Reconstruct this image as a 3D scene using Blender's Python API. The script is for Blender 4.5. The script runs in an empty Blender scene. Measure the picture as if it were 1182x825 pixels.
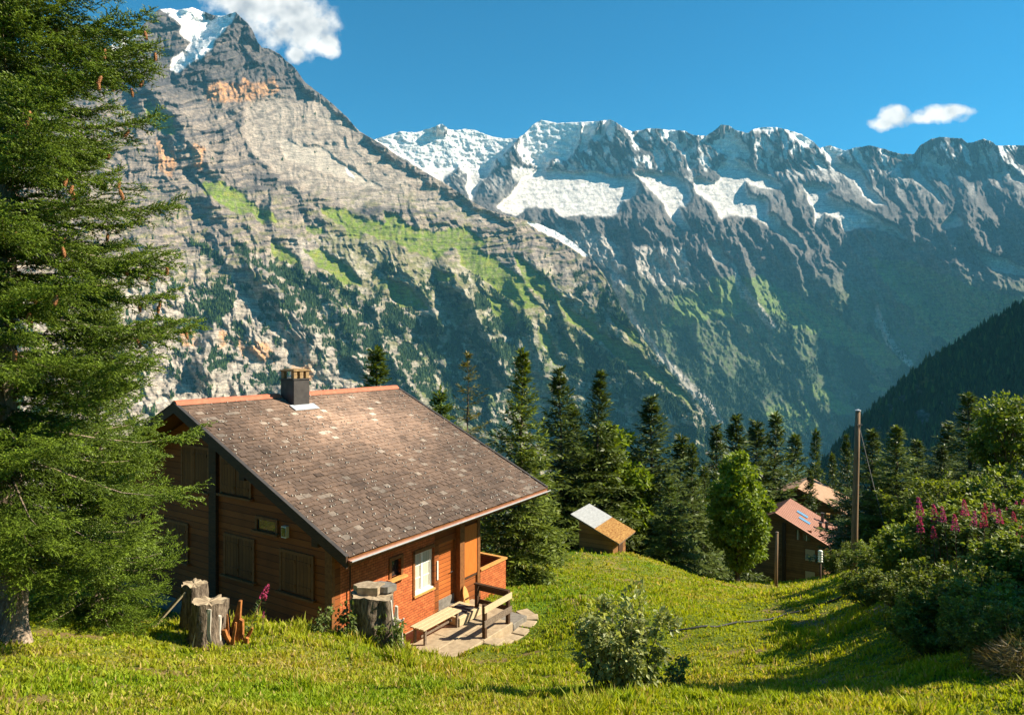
import bpy, bmesh, math, random
import numpy as np
from mathutils import Vector, Matrix

R = math.radians
rng = np.random.default_rng(7)
random.seed(7)

# ------------------------------------------------------------------ camera
F = 788.0            # focal length in photograph pixels (24 mm on a 36 mm sensor, 1182 px wide)
CX, CY = 591.0, 400.0  # optical axis / horizon
scene = bpy.context.scene
cam_d = bpy.data.cameras.new("camera")
cam_d.lens = 24.0
cam_d.sensor_width = 36.0
cam_d.shift_y = -12.5 / 1182.0
cam_d.clip_start = 0.3
cam_d.clip_end = 60000.0
cam = bpy.data.objects.new("camera", cam_d)
scene.collection.objects.link(cam)
cam.location = (0, 0, 0)
cam.rotation_euler = (R(90), 0, 0)
scene.camera = cam

# ------------------------------------------------------------------ light
SUN_AZ, SUN_EL = 86.0, 37.0     # azimuth clockwise from the view direction (+Y)
world = bpy.data.worlds.new("World")
scene.world = world
world.use_nodes = True
wn, wl = world.node_tree.nodes, world.node_tree.links
wn.clear()
w_out = wn.new("ShaderNodeOutputWorld")
w_bg = wn.new("ShaderNodeBackground")
w_sky = wn.new("ShaderNodeTexSky")
w_sky.sky_type = 'NISHITA'
w_sky.sun_disc = False
w_sky.sun_elevation = R(SUN_EL)
w_sky.sun_rotation = R(SUN_AZ)
w_sky.altitude = 1700
w_sky.air_density = 1.0
w_sky.dust_density = 0.3
w_sky.ozone_density = 4.0
w_bg.inputs[1].default_value = 0.056
w_mix = wn.new("ShaderNodeMix"); w_mix.data_type = 'RGBA'; w_mix.blend_type = 'MULTIPLY'; w_mix.inputs[0].default_value = 1.0
w_mix.inputs[7].default_value = (0.16, 0.97, 1.12, 1)
wl.new(w_sky.outputs[0], w_mix.inputs[6])
wl.new(w_mix.outputs[2], w_bg.inputs[0])
# clouds: two fair-weather cumulus in the sky, placed by direction
w_tc = wn.new("ShaderNodeTexCoord"); w_sep = wn.new("ShaderNodeSeparateXYZ"); wl.new(w_tc.outputs["Generated"], w_sep.inputs[0])
def wmath(op, a, b=None, clamp=False):
    n = wn.new("ShaderNodeMath"); n.operation = op; n.use_clamp = clamp
    for s, v in ((n.inputs[0], a), (n.inputs[1], b)):
        if v is None: continue
        if isinstance(v, (int, float)): s.default_value = v
        else: wl.new(v, s)
    return n.outputs[0]
w_y = wmath('MAXIMUM', w_sep.outputs[1], 0.05)
w_u = wmath('DIVIDE', w_sep.outputs[0], w_y); w_v = wmath('DIVIDE', w_sep.outputs[2], w_y)
w_cmb = wn.new("ShaderNodeCombineXYZ"); wl.new(w_u, w_cmb.inputs[0]); wl.new(w_v, w_cmb.inputs[1])
def wnoise(scale, off, detail=7):
    mp = wn.new("ShaderNodeMapping"); mp.inputs["Location"].default_value = off; wl.new(w_cmb.outputs[0], mp.inputs[0])
    n = wn.new("ShaderNodeTexNoise"); n.inputs["Scale"].default_value = scale; n.inputs["Detail"].default_value = detail; n.inputs["Roughness"].default_value = 0.58
    wl.new(mp.outputs[0], n.inputs["Vector"]); return n.outputs["Fac"]
CLOUD_BLOBS = [(356, 40, 36, 30), (338, 22, 46, 40), (306, 8, 46, 36), (274, -6, 42, 28), (246, -14, 30, 18), (374, 52, 20, 18), (340, 62, 16, 12),
               (1034, 135, 24, 13), (1018, 144, 20, 9), (1062, 137, 26, 8), (1084, 132, 32, 12), (1104, 128, 22, 7)]
w_f = None
for (bx, by, brx, bry) in CLOUD_BLOBS:
    du = wmath('DIVIDE', wmath('SUBTRACT', w_u, (bx - CX) / F), brx / F); dv = wmath('DIVIDE', wmath('SUBTRACT', w_v, -(by - CY) / F), bry / F)
    q = wmath('SUBTRACT', 1.0, wmath('SQRT', wmath('ADD', wmath('MULTIPLY', du, du), wmath('MULTIPLY', dv, dv))))
    w_f = q if w_f is None else wmath('MAXIMUM', w_f, q)
w_n = wnoise(26.0, (0, 0, 0), 9); w_n1 = wnoise(15.0, (0, 0, 0), 3); w_n2 = wnoise(15.0, (-0.02, -0.02, 0), 3)
w_d = wmath('ADD', wmath('MULTIPLY', w_f, 1.15), wmath('MULTIPLY', wmath('SUBTRACT', w_n, 0.50), 2.5))
w_den = wmath('MULTIPLY', wmath('ADD', w_d, 0.10), 1.5, True)
w_den = wmath('MULTIPLY', w_den, wmath('MULTIPLY', wmath('ADD', w_f, 0.30), 4.0, True), True)
w_lit = wmath('ADD', 0.66, wmath('MULTIPLY', wmath('SUBTRACT', w_n1, w_n2), 3.2), True)
w_cc = wn.new("ShaderNodeMix"); w_cc.data_type = 'RGBA'; wl.new(w_lit, w_cc.inputs[0])
w_cc.inputs[6].default_value = (0.46, 0.47, 0.49, 1); w_cc.inputs[7].default_value = (1.0, 0.97, 0.92, 1)
w_cb = wn.new("ShaderNodeBackground"); wl.new(w_cc.outputs[2], w_cb.inputs[0]); w_cb.inputs[1].default_value = 0.50
w_ms = wn.new("ShaderNodeMixShader"); wl.new(w_den, w_ms.inputs[0]); wl.new(w_bg.outputs[0], w_ms.inputs[1]); wl.new(w_cb.outputs[0], w_ms.inputs[2])
wl.new(w_ms.outputs[0], w_out.inputs[0])

sun_d = bpy.data.lights.new("sun", 'SUN')
sun_d.energy = 5.0
sun_d.angle = R(0.5)
sun_d.color = (1.0, 0.90, 0.72)
sun = bpy.data.objects.new("sun", sun_d)
scene.collection.objects.link(sun)
SUN = Vector((math.sin(R(SUN_AZ)) * math.cos(R(SUN_EL)), math.cos(R(SUN_AZ)) * math.cos(R(SUN_EL)), math.sin(R(SUN_EL))))
sun.rotation_euler = SUN.to_track_quat('Z', 'Y').to_euler()

vs = scene.view_settings
vs.view_transform = 'Standard'
vs.look = 'None'
vs.exposure = 1.32
vs.gamma = 1.0
vs.use_curve_mapping = False
cy = scene.cycles
cy.max_bounces = 6
cy.diffuse_bounces = 3
cy.glossy_bounces = 2
cy.transmission_bounces = 4
cy.transparent_max_bounces = 8
cy.volume_bounces = 1
cy.caustics_reflective = False
cy.caustics_refractive = False
cy.use_adaptive_sampling = True
cy.adaptive_threshold = 0.01
cy.use_denoising = True

# ------------------------------------------------------------------ helpers
COL = scene.collection

def tag(o, label=None, cat=None, group=None, kind=None):
    if label: o["label"] = label
    if cat: o["category"] = cat
    if group: o["group"] = group
    if kind: o["kind"] = kind
    return o

def empty(name, loc, rz=0.0, label=None, cat=None, group=None):
    o = bpy.data.objects.new(name, None)
    o.empty_display_size = 0.2
    COL.objects.link(o)
    o.location = loc
    o.rotation_euler = (0, 0, rz)
    return tag(o, label, cat, group)

def link_mesh(name, me, mat=None, parent=None):
    if mat is not None:
        for m in (mat if isinstance(mat, (list, tuple)) else [mat]):
            me.materials.append(m)
    o = bpy.data.objects.new(name, me)
    COL.objects.link(o)
    if parent is not None: o.parent = parent
    return o

def np_mesh(name, verts, faces, smooth=False, colors=None, fcol=None):
    """verts (n,3); faces (m,3|4) int array or list of such arrays; colors (n,3) per point."""
    if not isinstance(faces, (list, tuple)): faces = [faces]
    faces = [np.asarray(f, np.int32) for f in faces if len(f)]
    me = bpy.data.meshes.new(name)
    verts = np.ascontiguousarray(verts, np.float32)
    me.vertices.add(len(verts))
    me.vertices.foreach_set("co", verts.ravel())
    loops = np.concatenate([f.ravel() for f in faces])
    tot = np.concatenate([np.full(len(f), f.shape[1], np.int32) for f in faces])
    start = np.concatenate([[0], np.cumsum(tot)[:-1]]).astype(np.int32)
    me.loops.add(len(loops))
    me.loops.foreach_set("vertex_index", loops)
    me.polygons.add(len(tot))
    me.polygons.foreach_set("loop_start", start)
    me.polygons.foreach_set("loop_total", tot)
    me.polygons.foreach_set("use_smooth", np.full(len(tot), bool(smooth)))
    me.update(calc_edges=True)
    if colors is not None:
        a = me.attributes.new("Col", 'FLOAT_COLOR', 'POINT')
        c = np.ones((len(verts), 4), np.float32)
        c[:, :3] = colors
        a.data.foreach_set("color", c.ravel())
    return me

# --- numpy gradient noise
def _hash(ix, iy, iz, seed):
    h = (ix.astype(np.uint32) * np.uint32(374761393) + iy.astype(np.uint32) * np.uint32(668265263)
         + iz.astype(np.uint32) * np.uint32(2246822519) + np.uint32(seed * 3266489917 % 4294967296))
    h = (h ^ (h >> np.uint32(13))) * np.uint32(1274126177)
    h = h ^ (h >> np.uint32(16))
    h = h * np.uint32(2654435769)
    return h ^ (h >> np.uint32(15))

def pnoise(x, y, seed=0):
    """2-D gradient noise, about -1..1"""
    x = np.asarray(x, np.float64); y = np.asarray(y, np.float64)
    fx = np.floor(x); fy = np.floor(y)
    ix = fx.astype(np.int64); iy = fy.astype(np.int64)
    dx = (x - fx).astype(np.float32); dy = (y - fy).astype(np.float32)
    sx = dx * dx * dx * (dx * (dx * 6 - 15) + 10); sy = dy * dy * dy * (dy * (dy * 6 - 15) + 10)
    z0 = np.zeros(1, np.int64)
    def g(ox, oy):
        h = _hash(ix + ox, iy + oy, z0, seed)
        a = h.astype(np.float32) * np.float32(2 * math.pi / 4294967296.0)
        return np.cos(a) * (dx - ox) + np.sin(a) * (dy - oy)
    a = g(0, 0); b = g(1, 0); c = g(0, 1); d = g(1, 1)
    return ((a * (1 - sx) + b * sx) * (1 - sy) + (c * (1 - sx) + d * sx) * sy) * 1.5

def fbm(x, y, seed=0, oct=4, gain=0.5, lac=2.03):
    s = 0; a = 1.0; t = 0
    for i in range(oct):
        s = s + a * pnoise(x, y, seed + i * 17); t += a
        x = x * lac + 3.7; y = y * lac + 1.3; a *= gain
    return s / t

def ridged(x, y, seed=0, oct=4, gain=0.5, lac=2.1):
    s = 0; a = 1.0; t = 0; w = 1.0
    for i in range(oct):
        n = 1 - np.abs(pnoise(x, y, seed + i * 31))
        n = n * n
        s = s + a * n * w; t += a
        w = np.clip(n * 1.6, 0, 1)
        x = x * lac + 5.1; y = y * lac + 2.9; a *= gain
    return s / t          # 0..1

def smooth(a, b, x):
    t = np.clip((x - a) / (b - a), 0, 1)
    return t * t * (3 - 2 * t)

def lerp(a, b, t):
    return a + (b - a) * t

def mixc(c, col, m):
    return c * (1 - m[..., None]) + np.asarray(col, np.float32) * m[..., None]

def in_poly(u, v, poly):
    inside = np.zeros(u.shape, bool)
    n = len(poly)
    for i in range(n):
        x0, y0 = poly[i]; x1, y1 = poly[(i + 1) % n]
        if y0 == y1: continue
        c = ((y0 > v) != (y1 > v)) & (u < (x1 - x0) * (v - y0) / (y1 - y0) + x0)
        inside ^= c
    return inside

def line_dist(u, v, pts):
    """signed distance to a polyline (+ on its right when walking along it with y down = viewer's left flipped), and 0..1 along it"""
    best = np.full(u.shape, 1e9, np.float32); sg = np.zeros(u.shape, np.float32); al = np.zeros(u.shape, np.float32)
    n = len(pts) - 1
    for i in range(n):
        x0, y0 = pts[i]; x1, y1 = pts[i + 1]
        dx, dy = x1 - x0, y1 - y0
        L2 = dx * dx + dy * dy
        t = np.clip(((u - x0) * dx + (v - y0) * dy) / L2, 0, 1)
        ex = u - (x0 + t * dx); ey = v - (y0 + t * dy)
        d = np.sqrt(ex * ex + ey * ey)
        m = d < best
        best = np.where(m, d, best)
        sg = np.where(m, np.sign(-(dx * ey - dy * ex)), sg)   # walking downwards: + means to the viewer's right
        al = np.where(m, (i + t) / n, al)
    return best, sg, al

# --- materials
def new_mat(name):
    m = bpy.data.materials.new(name)
    m.use_nodes = True
    nt = m.node_tree
    b = nt.nodes["Principled BSDF"]
    return m, nt, b

def ramp(nt, fac, stops, interp='LINEAR'):
    r = nt.nodes.new("ShaderNodeValToRGB")
    r.color_ramp.interpolation = interp
    e = r.color_ramp.elements
    while len(e) < len(stops): e.new(0.5)
    for el, (p, c) in zip(e, stops):
        el.position = p
        el.color = (c[0], c[1], c[2], 1)
    nt.links.new(fac, r.inputs[0])
    return r.outputs[0]

def noise_node(nt, vec, scale, detail=4, rough=0.55, dist=0.0):
    n = nt.nodes.new("ShaderNodeTexNoise")
    n.inputs["Scale"].default_value = scale
    n.inputs["Detail"].default_value = detail
    n.inputs["Roughness"].default_value = rough
    n.inputs["Distortion"].default_value = dist
    if vec is not None: nt.links.new(vec, n.inputs["Vector"])
    return n.outputs["Fac"]

def coords(nt, kind="Object", scale=None):
    t = nt.nodes.new("ShaderNodeTexCoord")
    o = t.outputs[kind]
    if scale is not None:
        m = nt.nodes.new("ShaderNodeMapping")
        m.inputs["Scale"].default_value = scale
        nt.links.new(o, m.inputs[0])
        o = m.outputs[0]
    return o

def mixrgb(nt, a, b, fac, mode='MIX'):
    m = nt.nodes.new("ShaderNodeMix")
    m.data_type = 'RGBA'
    m.blend_type = mode
    for sock, val in ((m.inputs[6], a), (m.inputs[7], b), (m.inputs[0], fac)):
        if hasattr(val, "is_output") or isinstance(val, bpy.types.NodeSocket): nt.links.new(val, sock)
        elif isinstance(val, (tuple, list)): sock.default_value = (*val[:3], 1)
        else: sock.default_value = val
    return m.outputs[2]

def bump(nt, bsdf, height, strength=0.4, dist=0.02):
    b = nt.nodes.new("ShaderNodeBump")
    b.inputs["Strength"].default_value = strength
    b.inputs["Distance"].default_value = dist
    nt.links.new(height, b.inputs["Height"])
    nt.links.new(b.outputs[0], bsdf.inputs["Normal"])

def attr_col(nt, name="Col"):
    a = nt.nodes.new("ShaderNodeAttribute")
    a.attribute_name = name
    return a.outputs["Color"]

def noisy_mat(name, c1, c2, scale=6.0, rough=0.8, bump_s=0.3, bump_d=0.01, stretch=(1, 1, 1), spec=0.3, detail=5):
    m, nt, b = new_mat(name)
    v = coords(nt, "Object", stretch)
    n = noise_node(nt, v, scale, detail, 0.6)
    nt.links.new(ramp(nt, n, [(0.3, c1), (0.7, c2)]), b.inputs["Base Color"])
    b.inputs["Roughness"].default_value = rough
    b.inputs["Specular IOR Level"].default_value = spec
    if bump_s: bump(nt, b, n, bump_s, bump_d)
    return m

def P(px, py, d):
    """world point that sits D metres deep at a photograph pixel: used only to work out where things stand"""
    return np.array([(px - CX) / F * d, d, -(py - CY) / F * d])
# ------------------------------------------------------------------ mountains
def relief(name, u0, u1, ncol, crest, bottom, nrow, depth_fn, color_fn, jag=1.2, seed=1, back=600.0, rough_mat=None, wide=None):
    """A mountain side as a real surface: every vertex has its own distance; the crest folds back and down behind."""
    us = np.linspace(u0, u1, ncol)
    if wide is not None:      # carry the mountain on beyond the picture, more coarsely
        us = np.unique(np.concatenate([np.linspace(min(wide, u0), u0, 120), us, np.linspace(u1, max(wide, u1), 120)])); ncol = len(us)
    cx, cyy = zip(*crest)
    top = np.interp(us, cx, cyy)
    top = top + jag * (fbm(us / 9.0, us * 0, seed, 4, 0.6)) + jag * 0.5 * pnoise(us / 2.3, us * 0 + 9, seed + 5)
    bx, by = zip(*bottom)
    bot = np.interp(us, bx, by)
    t = np.linspace(0, 1, nrow)
    U = np.repeat(us[None, :], nrow, 0)
    V = top[None, :] + (bot - top)[None, :] * t[:, None]
    D, aux = depth_fn(U, V, top[None, :], bot[None, :])
    col = color_fn(U, V, D, aux)
    X = (U - CX) / F * D; Y = D; Z = -(V - CY) / F * D
    # two rows behind the crest
    def backrow(k):
        d = D[0] + back * k
        return np.stack([(us - CX) / F * d, d, Z[0] - back * k * 0.8], -1)
    vts = np.concatenate([backrow(2.0), backrow(0.5), np.stack([X, Y, Z], -1).reshape(-1, 3)])
    cc = np.concatenate([col[0], col[0], col.reshape(-1, 3)])
    nr = nrow + 2
    i = np.arange(nr - 1)[:, None] * ncol + np.arange(ncol - 1)[None, :]
    faces = np.stack([i, i + ncol, i + ncol + 1, i + 1], -1).reshape(-1, 4)
    me = np_mesh(name, vts, faces, smooth=True, colors=cc)
    o = link_mesh(name, me, rough_mat)
    tag(o, kind="structure")
    return o, (U, V, D, col, aux)

def tent(u, v, pts, wl, wr, a0, a1=None, pw=1.0):
    """0..a height of a ridge with its crest on a line: widths to the viewer's left and right"""
    d, s, al = line_dist(u, v, pts)
    w = np.where(s > 0, wr, wl)
    h = np.clip(1 - d / w, 0, 1) ** pw
    a1 = a0 if a1 is None else a1
    return h * (a0 + (a1 - a0) * al)

def mountain_mat(name, scale, bump_d, bedding=0.5):
    m, nt, b = new_mat(name)
    v = coords(nt, "Object")
    n = noise_node(nt, v, scale, 6, 0.65)
    fine = noise_node(nt, v, scale * 3.2, 4, 0.7)
    mp = nt.nodes.new("ShaderNodeMapping"); mp.inputs["Scale"].default_value = (0.10, 0.10, 1.0); mp.inputs["Rotation"].default_value = (0.0, 0.10, 0.0); nt.links.new(v, mp.inputs[0])
    beds = noise_node(nt, mp.outputs[0], scale * 2.6, 3, 0.6)
    c = attr_col(nt)
    k = ramp(nt, n, [(0.25, (0.62, 0.62, 0.62)), (0.75, (1.3, 1.3, 1.3))])
    c = mixrgb(nt, c, k, 1.0, 'MULTIPLY')
    c = mixrgb(nt, c, ramp(nt, fine, [(0.30, (0.50, 0.50, 0.52)), (0.50, (1, 1, 1)), (0.72, (1.45, 1.42, 1.38))]), 1.0, 'MULTIPLY')
    c = mixrgb(nt, c, ramp(nt, beds, [(0.36, (0.55, 0.55, 0.57)), (0.52, (1.08, 1.08, 1.07)), (0.70, (1.2, 1.18, 1.15))]), bedding, 'MULTIPLY')
    nt.links.new(c, b.inputs["Base Color"])
    b.inputs["Roughness"].default_value = 0.95
    b.inputs["Specular IOR Level"].default_value = 0.1
    bump(nt, b, mixrgb(nt, n, fine, 0.35), 0.7, bump_d)
    return m

def masks(U, V, polys, warp=3.0, seed=3, sc=14.0):
    wu = U + warp * fbm(U / sc, V / sc, seed, 4, 0.65)
    wv = V + warp * fbm(U / sc, V / sc, seed + 50, 4, 0.65)
    m = np.zeros(U.shape, bool)
    for p in polys: m |= in_poly(wu, wv, p)
    return m

def blur(m, n=1):
    m = m.astype(np.float32)
    for _ in range(n):
        p = np.pad(m, 1, mode='edge')
        m = (p[1:-1, 1:-1] * 2 + p[:-2, 1:-1] + p[2:, 1:-1] + p[1:-1, :-2] + p[1:-1, 2:]) / 6
    return m

# ---- the far range across the valley
FAR_CREST = [(380, 150), (430, 162), (445, 157), (462, 152), (480, 153), (497, 148), (510, 143), (518, 149), (526, 151), (535, 149), (548, 150), (565, 157),
    (580, 160), (597, 160), (605, 155), (615, 144), (625, 138.5), (632, 140), (642, 142), (660, 141.5), (690, 140), (705, 138), (712, 142), (720, 148), (730, 152), (750, 148),
    (763, 149), (770, 150), (790, 151), (800, 156), (815, 157), (826, 150), (832, 144), (842, 145), (848, 150), (856, 152), (863, 154), (870, 149), (882, 147), (895, 147), (905, 149), (925, 155),
    (938, 163), (946, 171), (958, 168), (975, 174), (990, 170), (1005, 168), (1020, 172), (1040, 178), (1055, 178), (1062, 168), (1074, 161), (1085, 158), (1097, 159), (1110, 160), (1116, 165),
    (1125, 164), (1136, 160), (1145, 164), (1150, 168), (1182, 168), (1230, 172), (1400, 150), (1550, 190), (1900, 230)]
FAR_BOTTOM = [(380, 480), (700, 560), (850, 640), (1000, 640), (1230, 560)]

FAR_RIDGES = [  # line, width left, width right, height (px) at start and end
    ([(512, 143), (520, 160), (530, 185), (548, 225)], 26, 10, 14, 10),
    ([(600, 160), (597, 175), (589, 200), (578, 222), (562, 246)], 40, 30, 10, 42),
    ([(640, 141), (645, 165), (650, 195)], 14, 14, 8, 4),
    ([(690, 140), (684, 160), (676, 182), (668, 205)], 12, 20, 12, 10),
    ([(708, 140), (718, 165), (733, 186), (738, 205)], 30, 26, 14, 20),
    ([(738, 198), (748, 222), (760, 246), (752, 270), (738, 300), (722, 330)], 46, 34, 26, 26),
    ([(768, 151), (772, 175), (792, 200)], 26, 22, 16, 12),
    ([(836, 145), (836, 165), (822, 185)], 20, 24, 12, 8),
    ([(905, 149), (918, 172), (936, 195), (952, 210)], 50, 26, 10, 24),
    ([(862, 200), (880, 240), (903, 270), (930, 300), (965, 335)], 44, 26, 18, 30),
    ([(925, 208), (960, 222), (1000, 240), (1045, 262), (1078, 292), (1120, 318), (1200, 345)], 46, 30, 24, 40),
    ([(1010, 170), (1040, 200), (1065, 235), (1085, 262), (1100, 285)], 44, 30, 14, 30),
    ([(1085, 158), (1100, 185), (1115, 220), (1120, 260), (1135, 290)], 44, 36, 20, 40),
    ([(1140, 162), (1160, 190), (1180, 230), (1200, 280)], 40, 30, 20, 40),
    ([(800, 240), (815, 262), (818, 290), (845, 320), (890, 372), (930, 420), (960, 470), (975, 520)], 70, 70, 26, 26),
    ([(735, 300), (760, 330), (800, 380), (850, 440), (900, 500)], 60, 80, 16, 20),
    ([(960, 335), (1000, 370), (1035, 408), (1060, 430)], 60, 30, 14, 22),
    ([(985, 270), (1010, 300), (1020, 330), (1050, 360)], 30, 30, 12, 18),
    ([(940, 300), (960, 320), (985, 345)], 24, 22, 10, 12),
]
FAR_SNOW = [
    [(430, 158), (462, 150), (497, 146), (500, 152), (512, 156), (520, 148), (545, 148), (575, 157), (597, 158), (588, 172), (572, 184), (566, 200), (552, 214), (545, 234), (538, 218), (541, 200), (530, 192), (512, 207), (500, 205), (480, 190), (455, 176)],
    [(604, 154), (615, 142), (625, 136), (650, 140), (672, 140), (668, 160), (662, 178), (650, 184), (640, 182), (628, 197), (616, 190), (610, 178), (598, 167)],
    [(674, 138), (690, 138), (684, 156), (676, 172), (668, 176), (672, 160)],
    [(698, 138), (706, 140), (700, 152), (690, 162), (684, 160)],
    [(620, 197), (640, 196), (662, 200), (690, 198), (706, 204), (732, 204), (736, 216), (732, 226), (716, 234), (712, 246), (694, 250), (672, 248), (648, 250), (640, 240), (612, 238), (596, 248), (573, 240), (588, 226), (602, 206)],
    [(733, 197), (780, 201), (794, 212), (799, 226), (792, 238), (784, 238), (792, 256), (797, 264), (788, 264), (774, 250), (762, 228), (744, 212)],
    [(764, 148), (774, 150), (790, 155), (793, 168), (785, 172), (774, 162)],
    [(800, 208), (806, 204), (826, 212), (832, 204), (828, 196), (843, 182), (852, 184), (870, 198), (905, 213), (898, 219), (866, 214), (858, 208), (864, 226), (884, 230), (888, 242), (880, 246), (897, 250), (902, 262), (920, 272), (931, 288), (914, 280), (892, 264), (874, 252), (850, 246), (832, 252), (822, 234), (804, 222)],
    [(826, 158), (838, 146), (846, 150), (862, 168), (866, 182), (846, 180), (834, 176), (814, 164)],
    [(900, 147), (924, 153), (941, 166), (936, 171), (922, 162), (910, 154)],
    [(868, 149), (882, 146), (900, 148), (900, 150), (880, 150)],
    [(948, 168), (958, 170), (978, 173), (980, 177), (964, 180), (976, 190), (998, 204), (1000, 216), (1012, 224), (1024, 236), (1010, 236), (996, 226), (986, 210), (968, 196), (956, 184)],
    [(928, 214), (944, 212), (962, 219), (952, 224), (960, 228), (986, 240), (1002, 247), (1032, 262), (1048, 276), (1030, 270), (1006, 262), (990, 262), (976, 268), (968, 254), (950, 244), (948, 264), (942, 258), (940, 240), (932, 228)],
    [(1008, 170), (1036, 180), (1050, 186), (1042, 186), (1026, 178)],
    [(1050, 194), (1060, 196), (1068, 208), (1082, 222), (1090, 236), (1076, 224), (1062, 210)],
    [(1058, 178), (1066, 168), (1080, 160), (1078, 168), (1072, 178), (1094, 188), (1098, 196), (1090, 202), (1096, 218), (1086, 206), (1076, 192), (1060, 190)],
    [(1116, 284), (1130, 290), (1155, 298), (1190, 312), (1200, 324), (1178, 318), (1150, 312), (1136, 302)],
    [(1100, 245), (1112, 256), (1108, 262), (1094, 262), (1086, 264)],
    [(818, 278), (832, 286), (840, 300), (838, 306), (824, 298)], [(1042, 282), (1062, 286), (1072, 292), (1050, 288)],
    [(1148, 200), (1158, 202), (1156, 207), (1146, 205)], [(1166, 200), (1184, 206), (1182, 210), (1168, 206)],
]
FAR_GREEN = [[(820, 320), (880, 318), (940, 352), (1010, 392), (1050, 420), (1020, 425), (960, 395), (890, 365), (830, 352)],
    [(1000, 300), (1050, 300), (1120, 330), (1200, 350), (1200, 400), (1100, 400), (1060, 380), (1040, 345)],
    [(940, 440), (985, 470), (970, 480), (935, 452)], [(1000, 445), (1025, 448), (1010, 455), (995, 452)],
    [(780, 340), (840, 330), (860, 360), (800, 375), (770, 380)], [(880, 470), (930, 460), (950, 500), (900, 500)]]
FAR_SCREE = [[(712, 300), (722, 318), (722, 345), (742, 380), (770, 412), (820, 462), (836, 488), (824, 486), (790, 446), (758, 410), (732, 376), (714, 350), (704, 320)],
    [(640, 262), (690, 268), (720, 290), (714, 318), (690, 300), (660, 280)],
    [(1012, 350), (1020, 368), (1034, 396), (1056, 422), (1050, 424), (1026, 400), (1010, 374)],
    [(730, 285), (790, 285), (800, 330), (760, 330), (735, 310)], [(845, 300), (860, 330), (900, 380), (890, 380), (850, 335)]]

def far_depth(U, V, T, B):
    h = np.clip((B - V) / (B - 160.0), 0, 1.05)
    D = 5200 + 3700 * h ** 0.9
    D = D + 1150 * np.clip((252 - V) / 58, 0, 1) - 250 * np.clip((195 - V) / 50, 0, 1)     # the glacier bench under the headwall
    D = D - 900 * smooth(1000, 1230, U) - 700 * smooth(620, 420, U)
    px = D / F
    wu = U + 7 * fbm(U / 30, V / 30, 71, 3); wv = V + 7 * fbm(U / 30, V / 30, 72, 3)
    e = np.zeros(U.shape)
    for pts, wl, wr, a0, a1 in FAR_RIDGES:
        e = np.maximum(e, tent(wu, wv, pts, wl, wr, a0, a1)) * 0.75 + 0.25 * (e + tent(wu, wv, pts, wl, wr, a0, a1))
    # gullied buttresses running down the fall line (down and to the right)
    a = U * 0.88 - V * 0.48; b = U * 0.48 + V * 0.88
    r1 = ridged(a / 34 + 0.35 * fbm(U / 40, V / 40, 5), b / 85, 11, 5, 0.55)
    r2 = ridged(a / 11 + 0.3 * fbm(U / 16, V / 16, 6), b / 30, 12, 4, 0.6)
    r3 = ridged(U / 7, V / 16, 14, 3, 0.6)
    sn = blur(masks(U, V, FAR_SNOW, 4.0, 81, 12), 4) > 0.24
    snb = blur(sn, 3)
    e = e * (1 - 0.75 * blur(sn, 16))
    lo = smooth(330, 420, V)
    k = 1 - 0.82 * snb
    e = e + k * (26 * r1 * (1 - 0.7 * lo) + 8 * r2 * (1 - 0.5 * lo) + 2.4 * r3) + 4.0 * snb * fbm(U / 12, V / 5, 15, 4, 0.6)
    e = e + 3 * snb
    D = D - e * px
    return D, dict(e=e, r1=r1, r2=r2, r3=r3, snow=sn, snb=snb, a=a, b=b)

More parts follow.
